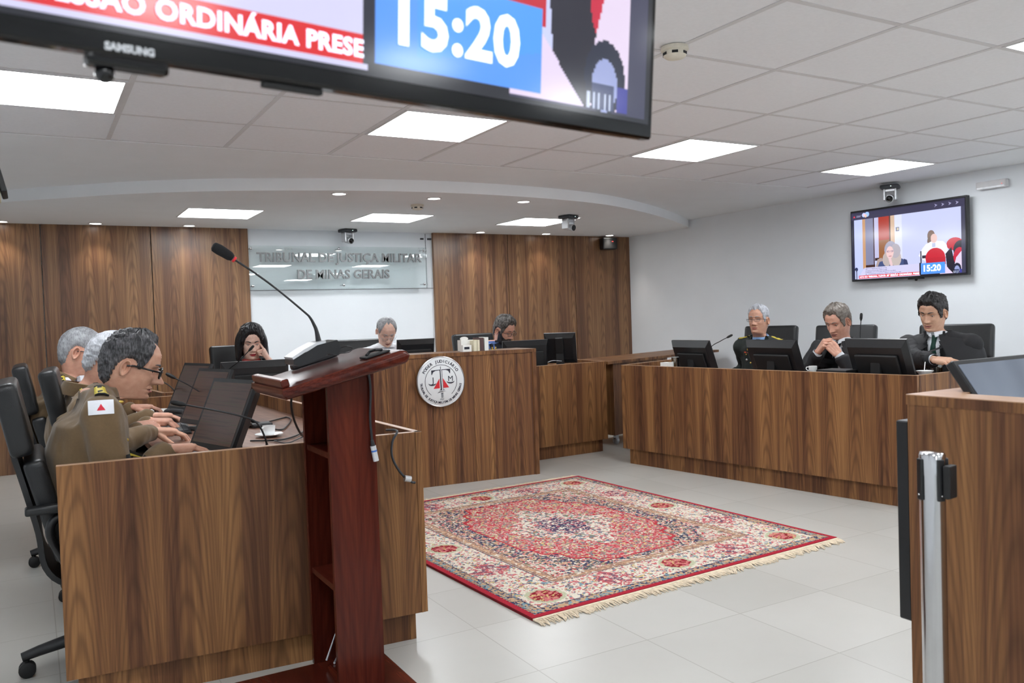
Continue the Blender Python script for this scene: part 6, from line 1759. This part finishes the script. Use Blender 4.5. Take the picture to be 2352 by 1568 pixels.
o4 = person('person', 'woman in black with a dark bob resting her temple on one finger', (1.50, 6.90), R_(186), wh, (188, -14, 0), (0.0, 0.05, -0.185),
            dict(age=0.2, nose=0.85, wide=0.98), h4, SK3, H_BK, BLKC, BLKC,
            [dict(side=-1, pos=at(617, 826, y=6.60), fwd=(-0.42, 0.10, 0.9), up=(0.75, -0.35, 0.35), point=True, curl=(6, 10, 8), thumb=(25, 30, 20), cuff=0.16, hint=V((0.4, -0.3, -1)), hs=0.92),
             dict(side=1, pos=(1.36, 6.50, 0.79), fwd=(0.6, -0.7, 0), up=(0, 0, 1), cuff=0.06, hint=V((-0.5, 0.2, -1)), hs=0.92)],
            sc=1.06, shw=0.165, lipm=LIPR, build=0.9, opening=dict(bottom=-0.16, width=0.085), shirt=PINKT, seed=7.2)
lapels(o4, BLKC, dict(bottom=-0.16, width=0.085), 0.03)

# balding man at the centre
h5 = dict(front=0.100, temple=0.098, recede=0.01, side0=0.05, burn=0.0, nape=-0.08, t_top=0.003, t_side=0.008, t_back=0.009, curl=0.2, seed=9.0, soft=0.02)
o5 = person('person', 'balding man in white with thin glasses looking down at the centre of the bench', (2.62, 6.95), R_(190), at(888, 760, y=6.72), (190, -34, 0), (0.02, 0.09, -0.165),
            dict(age=1.0, wide=1.0), h5, SK3, H_GR, WSH, BLKC,
            [dict(side=-1, pos=(2.80, 6.50, 0.79), fwd=(-0.3, -0.9, 0), up=(0, 0, 1), cuff=0.03, hint=V((0.5, 0.2, -1))), dict(side=1, pos=(2.44, 6.50, 0.79), fwd=(0.3, -0.9, 0), up=(0, 0, 1), cuff=0.03, hint=V((-0.5, 0.2, -1)))],
            sc=1.0, seed=9.9)
spectacles(o5, STL, r=0.0013, w=0.022, h=0.013, z=-0.012); stand_collar(o5, WSH, 0.074, 0.068, 0.045, 'shirt_collar')

# man in the dark suit
h6 = dict(front=0.076, temple=0.072, recede=0.006, side0=0.04, burn=-0.03, nape=-0.09, t_top=0.026, t_side=0.008, t_back=0.010, t_front=0.012, curl=0.25, seed=12.0)
op6 = dict(bottom=-0.26, width=0.045)
o6 = person('person', 'bearded man in a dark suit and glasses bending over a monitor', (3.92, 7.25), R_(190), at(1158, 757, y=7.02), (160, -24, 4), (-0.120, 0.075, -0.150),
            dict(age=0.3, nose=1.05, wide=1.0), h6, SK2, hair_mat('hair_dark_brown', rgb(40, 34, 32), rgb(124, 118, 112), 0.25), SUIT, SUIT,
            [dict(side=-1, pos=(4.12, 6.72, 0.79), fwd=(-0.3, -0.9, 0), up=(0, 0, 1), cuff=0.03, hint=V((0.5, 0.2, -1))), dict(side=1, pos=(3.74, 6.72, 0.79), fwd=(0.3, -0.9, 0), up=(0, 0, 1), cuff=0.03, hint=V((-0.5, 0.2, -1)))],
            sc=1.05, opening=op6, shirt=BLU, seed=11.0, beard=(H_DK, 0.004))
spectacles(o6, BLK, r=0.0018, w=0.023, h=0.016); lapels(o6, SUIT, op6); tie(o6, TIEB)

# officer in green
h7 = dict(front=0.080, temple=0.080, recede=0.012, side0=0.045, burn=-0.02, nape=-0.09, t_top=0.017, t_side=0.006, t_back=0.008, t_front=0.006, curl=0.2, seed=14.0)
op7 = dict(bottom=-0.20, width=0.082)
o7 = person('person', 'grey haired officer in dark green uniform with medals and thin glasses', (5.42, 5.16), R_(258), at(1742, 734, x=5.28), (250, 2, 0), (0.04, 0.01, -0.20),
            dict(age=1.0, nose=1.05, wide=1.02), h7, SK1, H_LT, GREEN, GREEN,
            [dict(side=-1, pos=(5.20, 4.98, 0.66), fwd=(-0.9, 0.3, 0), up=(0, 0, 1), cuff=0.03, hint=V((0.3, -0.5, -1))), dict(side=1, pos=(5.20, 5.34, 0.66), fwd=(-0.9, -0.3, 0), up=(0, 0, 1), cuff=0.03, hint=V((0.3, 0.5, -1)))],
            sc=0.97, shw=0.215, opening=op7, shirt=LBL, seed=13.0, build=1.06, gray_brow=H_GR)
spectacles(o7, BLK, r=0.0014, w=0.025, h=0.014, half=True); lapels(o7, GREEN, op7, 0.045); tie(o7, TIEB); epaulette(o7, 1, [GREEN, YEL]); epaulette(o7, -1, [GREEN, YEL])
def fr7(u, v, off=0.004): return onto(o7, at(u, v, x=5.15), o7.F, off)
for (u, v, r, mm, nm) in ((1706, 803, 0.011, GOLD, 'medal'), (1710, 801, 0.009, PORC, 'medal'), (1700, 828, 0.012, STL, 'medal'), (1727, 815, 0.008, GOLD, 'button'), (1701, 815, 0.006, GOLD, 'button'), (1724, 833, 0.008, GOLD, 'button')):
    q = MB(); q.ball(fr7(u, v), (0.004, r, r), n=16); q.build(nm, mm, o7.T, o7.T)
patch(o7, at(1703, 810, x=5.15), o7.F, 0.050, 0.011, (0, 0, 1), [mat('ribbon_orange', rgb(226, 100, 70), 0.7)], 'ribbon_bar', 0.005, (6, 2))

# robed man with clasped hands
h8 = dict(front=0.076, temple=0.078, recede=0.008, side0=0.042, burn=-0.03, nape=-0.09, t_top=0.024, t_side=0.009, t_back=0.012, t_front=0.008, curl=0.35, seed=16.0)
op8 = dict(bottom=-0.34, width=0.062)
hc8 = at(1924, 738, x=5.30)
o8 = person('person', 'man in black robe with clasped hands before his mouth, brown grey hair', (5.46, 4.36), R_(262), hc8, (264, -20, 0), (0.055, 0.0, -0.185),
            dict(age=0.8, nose=1.1, wide=1.0), h8, SK2, H_BR, ROBE, BLKC,
            [dict(side=1, pos=at(1880, 806, x=5.10), fwd=(-0.10, -0.62, 0.62), up=(-0.75, 0.45, 0.35), fcurl=[(50, 62, 30), (55, 62, 30), (60, 62, 30), (66, 60, 30)], thumb=(20, 20, 15), cuff=0.055, shirtcuff=True, hint=V((-0.1, 0.6, -1))),
             dict(side=-1, pos=at(1924, 812, x=5.12), fwd=(-0.10, 0.62, 0.66), up=(-0.75, -0.45, 0.35), fcurl=[(50, 62, 30), (55, 62, 30), (60, 62, 30), (66, 60, 30)], thumb=(20, 20, 15), cuff=0.055, shirtcuff=True, hint=V((-0.1, -0.6, -1)))],
            sc=1.01, shw=0.21, opening=op8, shirt=WSH, robe=True, seed=15.0, build=1.15)
tie(o8, TIEB); lapels(o8, ROBE, op8, 0.034); cape(o8, ROBE, seed=2.0)

# robed man with a green tie
h9 = dict(front=0.070, temple=0.064, recede=0.004, side0=0.035, burn=-0.03, nape=-0.09, t_top=0.022, t_side=0.010, t_back=0.013, t_front=0.010, curl=0.5, seed=18.0)
op9 = dict(bottom=-0.36, width=0.060)
o9 = person('person', 'man in black robe with dark curly hair and a green tie', (5.42, 3.50), R_(262), at(2142, 717, x=5.24), (262, -16, -4), (0.045, -0.015, -0.19),
            dict(age=0.4, nose=1.0, wide=1.02), h9, SK4, H_DK, ROBE, BLKC,
            [dict(side=1, pos=at(2148, 826, x=4.93), fwd=(0.0, -1, -0.08), up=(-0.35, 0, 0.95), curl=(16, 22, 14), spread=7, thumb=(26, 14, 8), cuff=0.05, shirtcuff=True, hint=V((-0.2, 0.6, -0.9))),
             dict(side=-1, pos=(5.14, 3.44, 0.66), fwd=(-0.6, 0.6, 0), up=(0, 0, 1), cuff=0.04, hint=V((0.6, -0.05, -1)))],
            sc=0.97, shw=0.225, opening=op9, shirt=WSH, robe=True, seed=17.0, build=1.15)
tie(o9, TIEG, 0.034, 0.34); lapels(o9, ROBE, op9, 0.034); cape(o9, ROBE, seed=5.0, wx=0.30)
